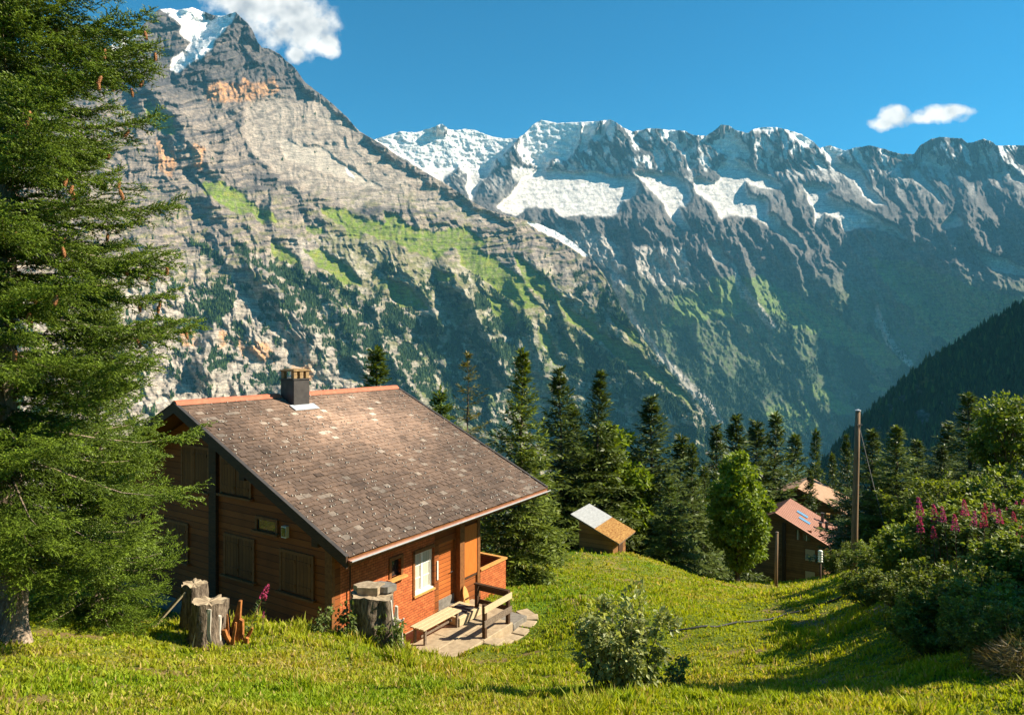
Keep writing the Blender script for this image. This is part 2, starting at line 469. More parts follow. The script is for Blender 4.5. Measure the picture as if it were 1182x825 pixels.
def far_color(U, V, D, aux):
    n = fbm(U / 22, V / 22, 31, 4); n2 = fbm(U / 5, V / 5, 32, 4, 0.6)
    strat = fbm(U / 60, (V + 0.15 * U) / 3.0, 33, 3)
    c = np.empty(U.shape + (3,), np.float32); c[:] = (0.090, 0.084, 0.082)
    c = mixc(c, (0.185, 0.155, 0.135), np.clip(0.5 + n * 1.2 + 0.4 * strat, 0, 1) * smooth(190, 290, V))
    c = mixc(c, (0.055, 0.053, 0.055), np.clip(0.15 + 1.3 * n2 + 0.5 * strat, 0, 1))
    # grass takes over lower down, and forest below that
    line = V + 26 * n + 20 * aux["r1"]
    g = smooth(310, 372, line) * np.clip(0.72 + 1.0 * n2, 0, 1)
    c = mixc(c, (0.085, 0.115, 0.045), g)
    gr = blur(masks(U, V, FAR_GREEN, 9, 61, 26), 2) * np.clip(0.75 + n2, 0, 1)
    c = mixc(c, (0.135, 0.185, 0.050), gr)
    fo = smooth(0.02, 0.16, fbm(aux["a"] / 26, aux["b"] / 60, 41, 4, 0.6) + 0.25 * smooth(360, 470, V) - 0.06 - 0.3 * gr) * smooth(335, 380, V)
    c = mixc(c, (0.018, 0.040, 0.022), fo * np.clip(0.85 + 0.7 * n2, 0, 1))
    sc = blur(masks(U, V, FAR_SCREE, 4, 51, 12), 1) * np.clip(0.75 + 1.2 * n2, 0, 1)
    c = mixc(c, (0.40, 0.35, 0.30), sc)
    # snow: the fields, thin streaks in the couloirs of the upper walls
    upper = smooth(232, 168, V)
    streak = smooth(0.60, 0.42, aux["r2"] + 0.10 * n2) * smooth(245, 170, V) * smooth(-0.20, 0.10, n + 0.12)
    s = np.maximum(blur(aux["snow"], 1) * smooth(-0.62, -0.42, n2 + 0.12 * strat + 0.05), 0.95 * streak)
    gl = smooth(190, 206, V)
    ic = smooth(-0.1, 0.45, fbm(U / 16, V / 4, 34, 5, 0.6))
    scol = mixc(np.broadcast_to(np.float32((0.72, 0.69, 0.65)), c.shape).copy(), (0.64, 0.59, 0.53), gl)
    scol = mixc(scol, (0.36, 0.34, 0.32), ic * gl * 0.75)
    scol = mixc(scol, (0.20, 0.19, 0.185), smooth(0.80, 0.95, ridged(U / 10, V / 3.2, 35, 3)) * gl * 0.8)
    c = c * (1 - s[..., None]) + scol * s[..., None]
    aux["forest"] = fo
    return c

M_far = mountain_mat("far_rock", 0.02, 18.0)
far_obj, far_data = relief("mountain_range", 380, 1230, 1000, FAR_CREST, FAR_BOTTOM, 430, far_depth, far_color, 1.0, 4, 400.0, M_far, 1900)

# ---- the massif on the left
MAS_CREST = [(-700, 200), (-420, 120), (-240, 96), (-60, 66), (60, 62), (110, 60), (130, 52), (140, 40), (150, 42), (160, 34), (172, 22), (183, 11), (196, 10), (206, 12), (222, 8.5), (232, 13), (244, 17), (256, 19), (266, 16), (272, 14),
    (278, 20), (286, 27), (292, 36), (297, 48), (302, 55), (312, 57), (322, 62), (330, 70), (340, 78), (352, 95), (362, 103), (372, 110), (386, 122), (400, 135), (415, 152), (440, 166), (460, 181), (480, 193),
    (500, 204), (520, 216), (545, 233), (565, 243), (590, 250), (615, 256), (640, 266), (662, 280), (684, 300), (698, 318), (710, 342), (728, 372), (752, 404), (780, 436), (806, 466), (826, 496), (850, 540)]
MAS_BOTTOM = [(-60, 600), (400, 600), (850, 660)]

MAS_RIDGES = [
    ([(272, 14), (250, 42), (226, 66), (212, 84), (204, 100)], 16, 60, 34, 8),      # the dark-sided arete right of the hanging snow
    ([(222, 9), (206, 24), (202, 34)], 26, 20, 16, 6),
    ([(183, 11), (160, 40), (128, 62)], 20, 30, 10, 10),
    ([(172, 108), (196, 130), (226, 160), (250, 190)], 30, 40, 22, 16),
    ([(212, 160), (240, 190), (262, 212)], 22, 30, 26, 10),
    ([(240, 225), (264, 262), (292, 300), (300, 330)], 18, 40, 20, 16),
    ([(312, 240), (316, 268), (330, 290)], 14, 22, 16, 6),
    ([(262, 285), (300, 312), (330, 345), (346, 368)], 26, 30, 18, 18),
    ([(520, 310), (545, 350), (566, 392), (584, 432)], 22, 16, 26, 24),
    ([(592, 318), (600, 340), (612, 376), (626, 420), (640, 470)], 30, 60, 12, 24),
    ([(640, 345), (655, 380), (668, 420)], 20, 26, 20, 16),
    ([(545, 234), (580, 272), (620, 306), (668, 344), (720, 392), (770, 440), (800, 480)], 110, 60, 6, 22),
    ([(460, 300), (490, 340), (512, 378)], 22, 24, 18, 16),
    ([(340, 300), (372, 340), (400, 372), (420, 410)], 24, 30, 12, 14),
    ([(370, 380), (352, 420), (330, 452)], 20, 26, 10, 20),
    ([(258, 355), (244, 390), (232, 430)], 16, 22, 12, 22),
    ([(440, 400), (470, 440), (490, 480)], 22, 22, 14, 14),
]
MAS_SNOW = [
    [(206, 12), (222, 7), (232, 12), (240, 20), (256, 19), (264, 18), (272, 14), (270, 22), (262, 32), (250, 44), (244, 56), (234, 66), (222, 70), (206, 84), (196, 80), (200, 66), (212, 60), (222, 50), (208, 38), (210, 28), (196, 18), (190, 20)],
    [(128, 50), (140, 38), (152, 42), (162, 34), (160, 42), (146, 54), (128, 64)], [(184, 10), (206, 9), (205, 13), (190, 14)],
    [(608, 256), (628, 260), (650, 270), (682, 294), (676, 296), (648, 278), (622, 266)],
    [(398, 192), (408, 204), (412, 208), (402, 202)],
]
MAS_ORANGE = [[(240, 100), (256, 94), (276, 98), (282, 88), (290, 98), (318, 90), (322, 104), (300, 114), (278, 118), (250, 118), (238, 112)],
    [(180, 160), (196, 165), (205, 190), (196, 204), (184, 196)], [(222, 165), (236, 172), (232, 196), (222, 190)],
    [(208, 372), (226, 380), (226, 400), (210, 400)], [(252, 380), (264, 384), (260, 402), (250, 404)], [(272, 390), (310, 396), (318, 420), (280, 412)], [(336, 412), (366, 420), (360, 440), (340, 436)]]
MAS_GREEN = [[(232, 212), (258, 208), (284, 230), (300, 240), (292, 246), (262, 240), (240, 224)], [(290, 242), (312, 246), (322, 256), (296, 254)],
    [(312, 274), (330, 288), (348, 300), (340, 306), (316, 296)], [(350, 288), (374, 290), (402, 308), (420, 330), (402, 330), (376, 312), (360, 302)],
    [(370, 238), (404, 248), (440, 256), (458, 262), (452, 278), (424, 272), (404, 272), (398, 262), (378, 252)],
    [(352, 262), (372, 262), (376, 272), (352, 266)], [(440, 240), (470, 258), (500, 268), (540, 262), (562, 282), (548, 288), (520, 284), (500, 300), (476, 290), (456, 280)],
    [(528, 282), (556, 288), (584, 306), (604, 326), (620, 352), (596, 356), (570, 330), (548, 316), (530, 302)],
    [(592, 292), (616, 308), (640, 330), (646, 345), (628, 346), (608, 330), (600, 312)],
    [(500, 310), (528, 316), (520, 326), (502, 324)], [(444, 320), (470, 330), (496, 356), (478, 356), (452, 344)],
    [(640, 344), (666, 362), (690, 376), (684, 384), (660, 372)], [(672, 372), (716, 394), (760, 424), (790, 452), (806, 474), (790, 462), (756, 440), (728, 424), (700, 402)],
    [(700, 362), (730, 380), (744, 402), (724, 390)], [(560, 340), (584, 350), (600, 372), (590, 384), (570, 360)], [(646, 380), (664, 400), (660, 412), (648, 400)],
    [(620, 370), (632, 384), (650, 420), (640, 424), (626, 396)], [(168, 118), (196, 134), (206, 156), (190, 152), (170, 140)]]
MAS_FOREST = [[(300, 288), (330, 292), (352, 312), (380, 316), (402, 334), (440, 340), (470, 352), (516, 372), (560, 392), (580, 430), (590, 500), (520, 480), (470, 470), (430, 440), (396, 424), (372, 392), (346, 372), (332, 350), (312, 330), (296, 306)],
    [(216, 270), (236, 282), (262, 300), (250, 312), (226, 296)], [(268, 276), (284, 282), (300, 304), (290, 312), (274, 296)], [(226, 330), (262, 318), (276, 344), (262, 366), (240, 368), (220, 400), (208, 380), (212, 350)], [(296, 350), (324, 350), (346, 362), (326, 372), (304, 366)],
    [(542, 336), (562, 342), (588, 386), (602, 430), (610, 470), (590, 470), (576, 420), (556, 372)], [(568, 330), (592, 352), (604, 400), (590, 420), (576, 380)],
    [(666, 388), (700, 402), (740, 424), (776, 452), (806, 480), (840, 540), (700, 560), (640, 520), (650, 440)],
    [(238, 412), (262, 390), (272, 372), (284, 380), (264, 420), (244, 430)], [(284, 440), (312, 420), (326, 440), (300, 456)],
    [(440, 300), (456, 304), (452, 318), (436, 312)], [(486, 318), (502, 330), (500, 346), (488, 336)], [(598, 356), (612, 372), (616, 398), (604, 388)], [(700, 330), (716, 352), (730, 376), (712, 372), (690, 350)]]
MAS_CLIFF = [[(190, 330), (330, 350), (420, 410), (430, 560), (-60, 560), (-60, 330)], [(395, 272), (450, 278), (452, 312), (400, 318)], [(330, 276), (392, 270), (400, 300), (350, 300)], [(560, 400), (640, 360), (650, 440), (600, 500), (560, 500)],
    [(450, 300), (500, 320), (510, 370), (470, 350)], [(540, 318), (560, 320), (582, 410), (570, 410), (536, 350)]]

def mas_depth(U, V, T, B):
    w = (450.0 - V)
    D = 2300 + 3.9 * np.clip(U + 60, 0, 700) - 240
    D = D + np.where(w > 130, 300 + (w - 130) * 8.2, w * 2.3)
    px = D / F
    wu = U + 6 * fbm(U / 26, V / 26, 171, 3); wv = V + 6 * fbm(U / 26, V / 26, 172, 3)
    e = np.zeros(U.shape)
    for pts, wl, wr, a0, a1 in MAS_RIDGES:
        tt = tent(wu, wv, pts, wl, wr, a0, a1)
        e = np.maximum(e, tt) * 0.75 + 0.25 * (e + tt)
    e = e * 1.3
    a = U * 0.84 - V * 0.54; b = U * 0.54 + V * 0.84
    wx = 0.45 * fbm(U / 60, V / 60, 105, 4); wy = 0.45 * fbm(U / 60, V / 60, 107, 4)
    r0 = ridged(a / 85 + wx, b / 170 + wy, 110, 3, 0.5)
    r1 = ridged(a / 34 + 2 * wx, b / 70 + wy, 111, 5, 0.55)
    r2 = ridged(U / 15 + 3 * wx - V / 60, V / 46 + wy, 112, 5, 0.58)
    r3 = ridged(U / 5.5, V / 10, 114, 3, 0.6)
    rough = smooth(-0.25, 0.35, fbm(U / 55, V / 45, 118, 3))
    wv2 = V + 0.10 * U + 9 * fbm(U / 70, V / 40, 115, 3) - 26 * smooth(250, 120, V) * smooth(330, 200, U)
    def bands(l, sh):
        s = wv2 / l + sh
        f = s - np.floor(s)
        return np.where(f < 0.72, f / 0.72, (1 - f) / 0.28)       # ledge running out, then a steep band
    gate = smooth(-0.15, 0.25, fbm(U / 38, V / 20, 116, 3))
    st = bands(15.0, 0.2) * 5.0 * gate + bands(6.3, 0.6) * 2.2 * smooth(-0.2, 0.2, fbm(U / 25, V / 12, 117, 3))
    up = smooth(330, 270, V)                 # the bedded upper walls and alps
    cl = blur(masks(U, V, MAS_CLIFF, 8, 181, 24), 3)
    sn = blur(masks(U, V, MAS_SNOW, 2.5, 182, 9), 3) > 0.30; snb = blur(sn, 5)
    nz = fbm(U / 11, V / 7, 187, 4, 0.6)
    grs = blur(masks(U, V, MAS_GREEN, 8, 183, 18), 14)
    gr = smooth(0.30, 0.62, grs + 0.50 * nz)
    scree = blur(masks(U, V, [[(318, 160), (370, 170), (420, 205), (440, 216), (420, 216), (380, 200), (330, 185)]], 5, 184, 16), 8)
    slab = blur(masks(U, V, [[(285, 118), (345, 100), (400, 140), (460, 190), (530, 232), (600, 262), (560, 262), (470, 236), (400, 240), (320, 200), (280, 160)]], 9, 185, 26), 16)
    calm = np.clip(1 - 0.5 * snb - 0.45 * grs - 0.3 * scree - 0.55 * slab, 0.2, 1)
    summit = smooth(118, 80, V)
    low = 1 - up
    e = e + calm * (lerp(22, 15, up) * r0 + lerp(13, 6, up) * r1 * (0.5 + 0.5 * rough) + (1.2 + 2.5 * rough + 9 * cl * rough) * r2 + 1.2 * r3
                    + st * (0.45 + 1.35 * up) + summit * 9 * r1 + 4 * up * r2)
    D = D - e * px
    return D, dict(e=e, r1=r1, r2=r2, r3=r3, snow=sn, snb=snb, gr=gr, cl=cl, up=up, wv2=wv2, a=a, b=b, scree=scree, slab=slab, nz=nz)

def mas_color(U, V, D, aux):
    n = fbm(U / 24, V / 24, 131, 4); n2 = fbm(U / 4.5, V / 4.5, 132, 4, 0.6); n3 = fbm(U / 10, V / 10, 133, 4)
    wv2 = aux["wv2"]
    strat = fbm(U / 90, wv2 / 4.2, 134, 5, 0.62)
    thin = fbm(U / 60, wv2 / 1.7, 141, 3, 0.6)
    c = np.empty(U.shape + (3,), np.float32); c[:] = (0.270, 0.212, 0.165)
    c = mixc(c, (0.145, 0.125, 0.115), np.clip(0.45 + 1.7 * strat + 0.4 * n, 0, 1))
    hi = smooth(128, 96, V + 12 * n)
    c = mixc(c, (0.075, 0.066, 0.066), hi * np.clip(0.85 + 0.9 * strat, 0, 1))
    c = mixc(c, (0.40, 0.315, 0.225), np.clip(0.15 + 1.5 * n3, 0, 1) * (1 - hi) * (0.3 + 0.7 * smooth(170, 300, V)))
    c = mixc(c, (0.41, 0.335, 0.265), aux["slab"] * np.clip(0.60 + 1.3 * strat + 0.5 * n3, 0, 1) * (1 - 0.9 * hi))
    c = mixc(c, (0.46, 0.39, 0.31), aux["scree"] * np.clip(0.8 + n2, 0, 1))
    # dark beds and ledges of the bedded walls
    bed = smooth(0.10, 0.30, thin + 0.5 * strat) * (1 - aux["cl"]) * (0.35 + 0.65 * smooth(-.2, .3, n))
    c = mixc(c, (0.065, 0.058, 0.060), bed * 0.85 * (1 - 0.55 * aux["slab"]))
    tier = smooth(0.14, 0.26, fbm(U / 120 + 0.2 * n3, wv2 / 11.0, 143, 3, 0.6) + 0.25 * n2) * smooth(300, 220, V - 0.25 * (U - 300)) * (1 - 0.75 * aux["slab"] * smooth(0, 0.2, n)) * (1 - aux["cl"])
    c = mixc(c, (0.085, 0.075, 0.075), tier * 0.8 * (1 - 0.5 * aux["slab"]))
    # pale limestone of the lower cliffs, streaked and cracked
    streak = fbm(U / 3.2 + n3, V / 26, 142, 4, 0.6)
    c = mixc(c, (0.40, 0.345, 0.285), aux["cl"] * np.clip(0.55 + 1.3 * n3 + 0.6 * streak, 0, 1))
    c = mixc(c, (0.17, 0.15, 0.135), aux["cl"] * np.clip(1.6 * streak - 0.1, 0, 0.8))
    c = mixc(c, (0.12, 0.105, 0.10), np.clip(1.5 * n2 - 0.15, 0, 0.7) * (1 - 0.5 * aux["slab"]))
    crack = smooth(0.80, 0.93, ridged(U / 9 + 0.5 * n3, V / 22, 139, 3, 0.6)) * (0.25 + 0.75 * aux["cl"])
    c = mixc(c, (0.075, 0.068, 0.065), crack * 0.8)
    o = blur(masks(U, V, MAS_ORANGE, 5, 135, 10), 2) * np.clip(0.7 + 1.4 * n2, 0, 1)
    c = mixc(c, (0.48, 0.25, 0.115), o)
    # turf: the belt of alps, thinning out on the ledges above and below
    line = 170 + 0.32 * U
    band = np.exp(-((V + 9 * n - line) / 52.0) ** 2) * smooth(330, 410, U)
    lw = smooth(0.30, 0.55, 0.62 * band + 0.50 * aux["nz"] + 0.20 * n2 + 0.10)
    ledge = smooth(0.02, 0.25, fbm(U / 22, wv2 / 5.5, 136, 4) + 0.25 * n2) * smooth(200, 250, V + 10 * n) * (1 - 0.8 * aux["cl"])
    c = mixc(c, (0.135, 0.135, 0.040), np.clip(np.maximum(lw * 0.8, ledge * 0.75), 0, 1) * np.clip(0.75 + n2, 0, 1))
    g = aux["gr"] * np.clip(0.80 + 0.9 * n2, 0, 1)
    c = mixc(c, (0.135, 0.185, 0.020), g)
    c = mixc(c, (0.21, 0.215, 0.035), smooth(0.05, 0.5, n3) * g)
    low = smooth(360, 430, V + 20 * n) * smooth(420, 520, U)
    c = mixc(c, (0.10, 0.125, 0.05), low * np.clip(0.6 + n2 * 1.2, 0, 1) * 0.8)
    fo = smooth(0.38, 0.56, blur(masks(U, V, MAS_FOREST, 10, 137, 16), 10) + 0.95 * n3 + 0.30 * n2 - 0.02)
    sp = smooth(0.16, 0.24, fbm(U / 13, V / 13, 138, 4, 0.6)) * smooth(290, 330, V) * 0.9
    outc = smooth(0.52, 0.68, ridged((U * 0.84 - V * 0.54) / 20 + 0.5 * n3, V / 30, 144, 4, 0.6) + 0.12 * n2)
    fo = fo * (1 - outc)
    c = mixc(c, (0.40, 0.345, 0.28), outc * np.clip(0.5 + 1.2 * n3, 0, 1) * smooth(280, 310, V) * (1 - aux["gr"]) * 0.8)
    c = mixc(c, (0.12, 0.15, 0.035), smooth(0.10, 0.3, fbm(U / 16, V / 12, 145, 4)) * smooth(290, 320, V) * (1 - outc) * 0.7 * smooth(330, 420, U))
    fo = np.clip(np.maximum(fo * smooth(0.35, 0.15, fbm(U / 16, V / 12, 145, 4)), sp * (1 - 0.4 * aux["cl"])) * (1 - 0.95 * aux['gr']), 0, 1)
    c = mixc(c, (0.022, 0.042, 0.018), fo)
    s = blur(aux["snow"], 1) * smooth(-0.55, -0.35, n2 + 0.2 * n3)
    s = np.maximum(s, 0.0)
    c = mixc(c, (0.80, 0.78, 0.76), s)
    aux["forest"] = fo
    return c

M_mas = mountain_mat("massif_rock", 0.045, 7.0, 0.85)
mas_obj, mas_data = relief("mountain_massif", -60, 850, 1060, MAS_CREST, MAS_BOTTOM, 560, mas_depth, mas_color, 1.0, 24, 500.0, M_mas, -700)

# ---- the wooded hill on the right
HIL_CREST = [(880, 600), (930, 555), (950, 530), (975, 502), (1000, 478), (1025, 455), (1045, 436), (1070, 415), (1095, 400), (1120, 384), (1150, 366), (1182, 349), (1260, 288), (1400, 160), (1750, -190)]  # steep unseen crest beyond the right edge added to keep this slope in shade
HIL_BOTTOM = [(880, 640), (1750, 640)]
def hil_depth(U, V, T, B):
    D = 1500 - np.clip(V - T, 0, 260) * 1.3
    a = U * 0.7 + V * 0.7
    r1 = ridged(U / 40 + 0.4 * fbm(U / 40, V / 40, 205), V / 60, 211, 5, 0.55)
    r3 = ridged(U / 4, V / 6, 214, 3, 0.6)
    e = 16 * r1 + 2.0 * r3
    return D - e * D / F, dict(r1=r1)
def hil_color(U, V, D, aux):
    n = fbm(U / 16, V / 16, 231, 4); n2 = fbm(U / 4, V / 4, 232, 3)
    c = np.empty(U.shape + (3,), np.float32); c[:] = (0.026, 0.045, 0.018)
    cliff = smooth(0.12, 0.3, fbm(U / 30, V / 14, 233, 4)) * smooth(425, 470, V)
    c = mixc(c, (0.14, 0.13, 0.12), cliff * np.clip(0.6 + n2, 0, 1))
    top = smooth(0.1, 0.4, n) * smooth(60, 20, V - np.interp(U, *zip(*HIL_CREST)))
    c = mixc(c, (0.09, 0.085, 0.03), top)
    aux["forest"] = np.clip(1 - cliff * 1.4 - top, 0, 1)
    return c
M_hil = mountain_mat("hill_ground", 0.05, 3.0)
hil_obj, hil_data = relief("hill", 880, 1750, 700, HIL_CREST, HIL_BOTTOM, 260, hil_depth, hil_color, 1.2, 44, 250.0, M_hil)

# ---- far woods: one mass of little conifers on the massif and the hill
def woods(name, data, count, hgt, seed):
    U, V, D, col, aux = data
    r = np.random.default_rng(seed)
    fo = aux["forest"]
    w = (fo > 0.5) & (U < 1250)
    idx = np.flatnonzero(w.ravel())
    idx = r.choice(idx, min(count, len(idx)), replace=False)
    d = D.ravel()[idx]; u = U.ravel()[idx] + r.uniform(-.5, .5, len(idx)); v = V.ravel()[idx]
    base = np.stack([(u - CX) / F * d, d, -(v - CY) / F * d], -1)
    n = len(idx)
    h = hgt * r.uniform(0.6, 1.3, n); rad = h * r.uniform(0.2, 0.32, n)
    k = 5
    ang = np.arange(k) / k * 2 * np.pi
    off = r.uniform(0, 6.28, n)
    ring = np.stack([np.cos(ang[None] + off[:, None]) * rad[:, None], np.sin(ang[None] + off[:, None]) * rad[:, None], np.zeros((n, k))], -1)
    vts = np.concatenate([base[:, None] + ring + np.array([0, 0, -2.0]), (base + np.stack([r.normal(0, .3, n), r.normal(0, .3, n), h], -1))[:, None]], 1)
    f0 = np.arange(n)[:, None] * (k + 1)
    f = np.concatenate([np.stack([f0[:, 0] + j, f0[:, 0] + (j + 1) % k, f0[:, 0] + k], -1) for j in range(k)])
    g = r.uniform(0.7, 1.4, n)[:, None] * np.array([0.024, 0.046, 0.016])
    yel = (r.uniform(size=n) < 0.12)
    g[yel] = np.array([0.06, 0.09, 0.02]) * r.uniform(0.7, 1.3, yel.sum())[:, None]
    cols = np.repeat(g[:, None], k + 1, 1)
    me = np_mesh(name, vts.reshape(-1, 3), f, False, cols.reshape(-1, 3))
    m, nt, b = new_mat(name + "_leaf")
    nt.links.new(attr_col(nt), b.inputs["Base Color"])
    b.inputs["Roughness"].default_value = 0.9
    b.inputs["Specular IOR Level"].default_value = 0.1
    o = link_mesh(name, me, m)
    return tag(o, kind="stuff")
woods("massif_forest", mas_data, 26000, 20.0, 5)
woods("hill_forest", hil_data, 16000, 13.0, 6)
woods("valley_forest", far_data, 22000, 26.0, 8)

# ---- the air
def haze_box(x0, x1, y0, y1, z0, z1, density):
    bm = bmesh.new()
    bmesh.ops.create_cube(bm, size=1.0)
    for v in bm.verts:
        v.co = Vector((x0 if v.co.x < 0 else x1, y0 if v.co.y < 0 else y1, z0 if v.co.z < 0 else z1))
    me = bpy.data.meshes.new("haze"); bm.to_mesh(me); bm.free()
    m = bpy.data.materials.new("haze_air"); m.use_nodes = True
    nt = m.node_tree; nt.nodes.clear()
    out = nt.nodes.new("ShaderNodeOutputMaterial"); pv = nt.nodes.new("ShaderNodeVolumePrincipled")
    pv.inputs["Color"].default_value = (0.20, 0.60, 0.85, 1)
    pv.inputs["Density"].default_value = density
    pv.inputs["Anisotropy"].default_value = 0.0
    nt.links.new(pv.outputs[0], out.inputs["Volume"])
    o = link_mesh("haze", me, m)
    return tag(o, kind="stuff")
HAZE = haze_box(-9000, 9000, -400, 11200, -2600, 3500, 2.2e-5)
# ------------------------------------------------------------------ the meadow and everything below it: one sheet
_px = [(0, 825, 6.3), (300, 825, 6.6), (591, 825, 6.9), (900, 825, 7.0), (1182, 825, 7.2), (12, 737, 10.5), (120, 722, 12.5), (235, 742, 12.5),
       (300, 718, 14.3), (385, 731, 14.3), (440, 738, 14.6), (500, 775, 13.5), (560, 795, 12.0), (640, 803, 10.2), (717, 797, 9.0),
       (560, 768, 16.8), (600, 742, 19.3), (640, 720, 20.0), (600, 700, 22.0), (640, 690, 23.0), (615, 670, 27.5), (592, 674, 27.0),
       (700, 700, 19.5), (700, 662, 30.0), (690, 637, 46.0), (735, 640, 48.0), (780, 656, 48.0), (850, 671, 50.0), (895, 688, 45.0), (945, 692, 42.0), (985, 664, 29.5),
       (800, 722, 17.0), (900, 710, 19.0), (800, 692, 23.0), (900, 692, 28.0), (960, 722, 16.0), (1050, 764, 11.0), (1182, 742, 9.5), (1182, 690, 12.0), (1100, 655, 14.0),
       (1182, 625, 16.0), (1060, 642, 20.0), (1100, 605, 30.0), (1182, 565, 40.0), (920, 694, 90.0), (800, 712, 75.0), (690, 680, 60), (745, 700, 64), (850, 700, 64), (610, 690, 60), (652, 637, 46), (628, 643, 46)]
_pw = [(0, 0, -1.7), (-6, 0, -1.5), (8, 0, -1.4), (0, -8, 0.4), (-5.0, 16.4, -7.9), (-8.4, 18.6, -8.05), (-11.7, 20.7, -8.1), (-2.0, 17.6, -8.0), (-0.6, 19.0, -8.25), (0.8, 21.6, -8.5), (-7.0, 22.0, -8.2), (-2.0, 24.0, -8.5),
       (-14, 30, -9.8), (-5, 36, -11.5), (2, 32, -10.8), (-20, 60, -20), (0, 60, -21), (0, 100, -38), (40, 90, -34), (60, 60, -14), (0, 160, -64), (60, 160, -62), (-60, 100, -38),
       (110, 120, -40), (-40, 20, -8), (-30, 10, -3.5), (-60, 40, -14), (40, 10, 0.5), (60, 30, -3), (-150, 250, -120), (0, 300, -165), (150, 300, -160), (250, 200, -60), (-200, 60, -20), (-12, 10.2, -4.2), (-9, 14.5, -5.9)]
_pts = np.array([P(*p) for p in _px] + [np.array(p, float) for p in _pw])

def _tps(A, B):
    d2 = ((A[:, None, :] - B[None, :, :]) ** 2).sum(-1)
    return 0.5 * d2 * np.log(d2 + 1e-9)
_W = 1.0
_xy = _pts[:, :2]
_n = len(_xy)
_K = np.zeros((_n + 3, _n + 3))
_K[:_n, :_n] = _tps(_xy, _xy) + 0.02 * np.eye(_n)
_K[:_n, _n] = 1; _K[:_n, _n + 1:] = _xy
_K[_n, :_n] = 1; _K[_n + 1:, :_n] = _xy.T
_coef = np.linalg.solve(_K, np.concatenate([_pts[:, 2], np.zeros(3)]))

def ground_z(x, y):
    x = np.asarray(x, float); y = np.asarray(y, float)
    shp = x.shape
    A = np.stack([x.ravel(), y.ravel()], -1)
    z = np.empty(len(A))
    for i in range(0, len(A), 40000):
        s = A[i:i + 40000]
        z[i:i + 40000] = _tps(s, _xy) @ _coef[:_n] + _coef[_n] + s @ _coef[_n + 1:]
    z = z.reshape(shp)
    r = np.hypot(x, y)
    far = np.maximum(-160 - 0.5 * (r - 300) - 0.2 * x * smooth(0, 600, -x), -1050)
    z = np.where(r > 220, lerp(z, far, smooth(220, 340, r)), z)
    near = smooth(120, 60, r)
    z = z + near * (0.10 * fbm(x / 1.7, y / 1.7, 301, 3) + 0.035 * fbm(x / 0.35, y / 0.35, 302, 3)) + 0.25 * smooth(20, 60, r) * fbm(x / 7, y / 7, 303, 3)
    return z

def gz(x, y):
    return float(ground_z(np.array([x]), np.array([y]))[0])

def on_ground(px, d, dz=0.0):
    """ground point at a photograph column and a distance"""
    x = (px - CX) / F * d
    return Vector((x, d, gz(x, d) + dz))

def ground_at(px, py, d0=4.0, d1=130.0):
    """where the meadow lies at a photograph pixel (first hit)"""
    d = np.geomspace(d0, d1, 900); x = (px - CX) / F * d; z = -(py - CY) / F * d
    hit = np.flatnonzero(ground_z(x, d) > z)
    k = hit[0] if len(hit) else 899
    return Vector((float(x[k]), float(d[k]), gz(x[k], d[k])))

def turf_fields(x, y):
    """dryness 0..1 and lushness 0..1 of the turf"""
    d = fbm(x / 3.2, y / 3.2, 311, 4); e = fbm(x / 0.9, y / 0.9, 312, 3); f = fbm(x / 9.0, y / 7.0, 313, 3)
    dry = np.clip(0.30 + 0.9 * d + 0.5 * e, 0, 1) * smooth(-0.35, 0.2, f + 0.1)
    lush = np.clip(0.35 + 1.4 * f - 0.5 * e, 0, 1)
    # the grass about the door and the lower meadow stays green
    g = np.exp(-(((x - 1.2) / 3.5) ** 2 + ((y - 24) / 8.0) ** 2))
    return np.clip(dry * (1 - 0.8 * g), 0, 1), np.clip(lush + 0.6 * g, 0, 1)

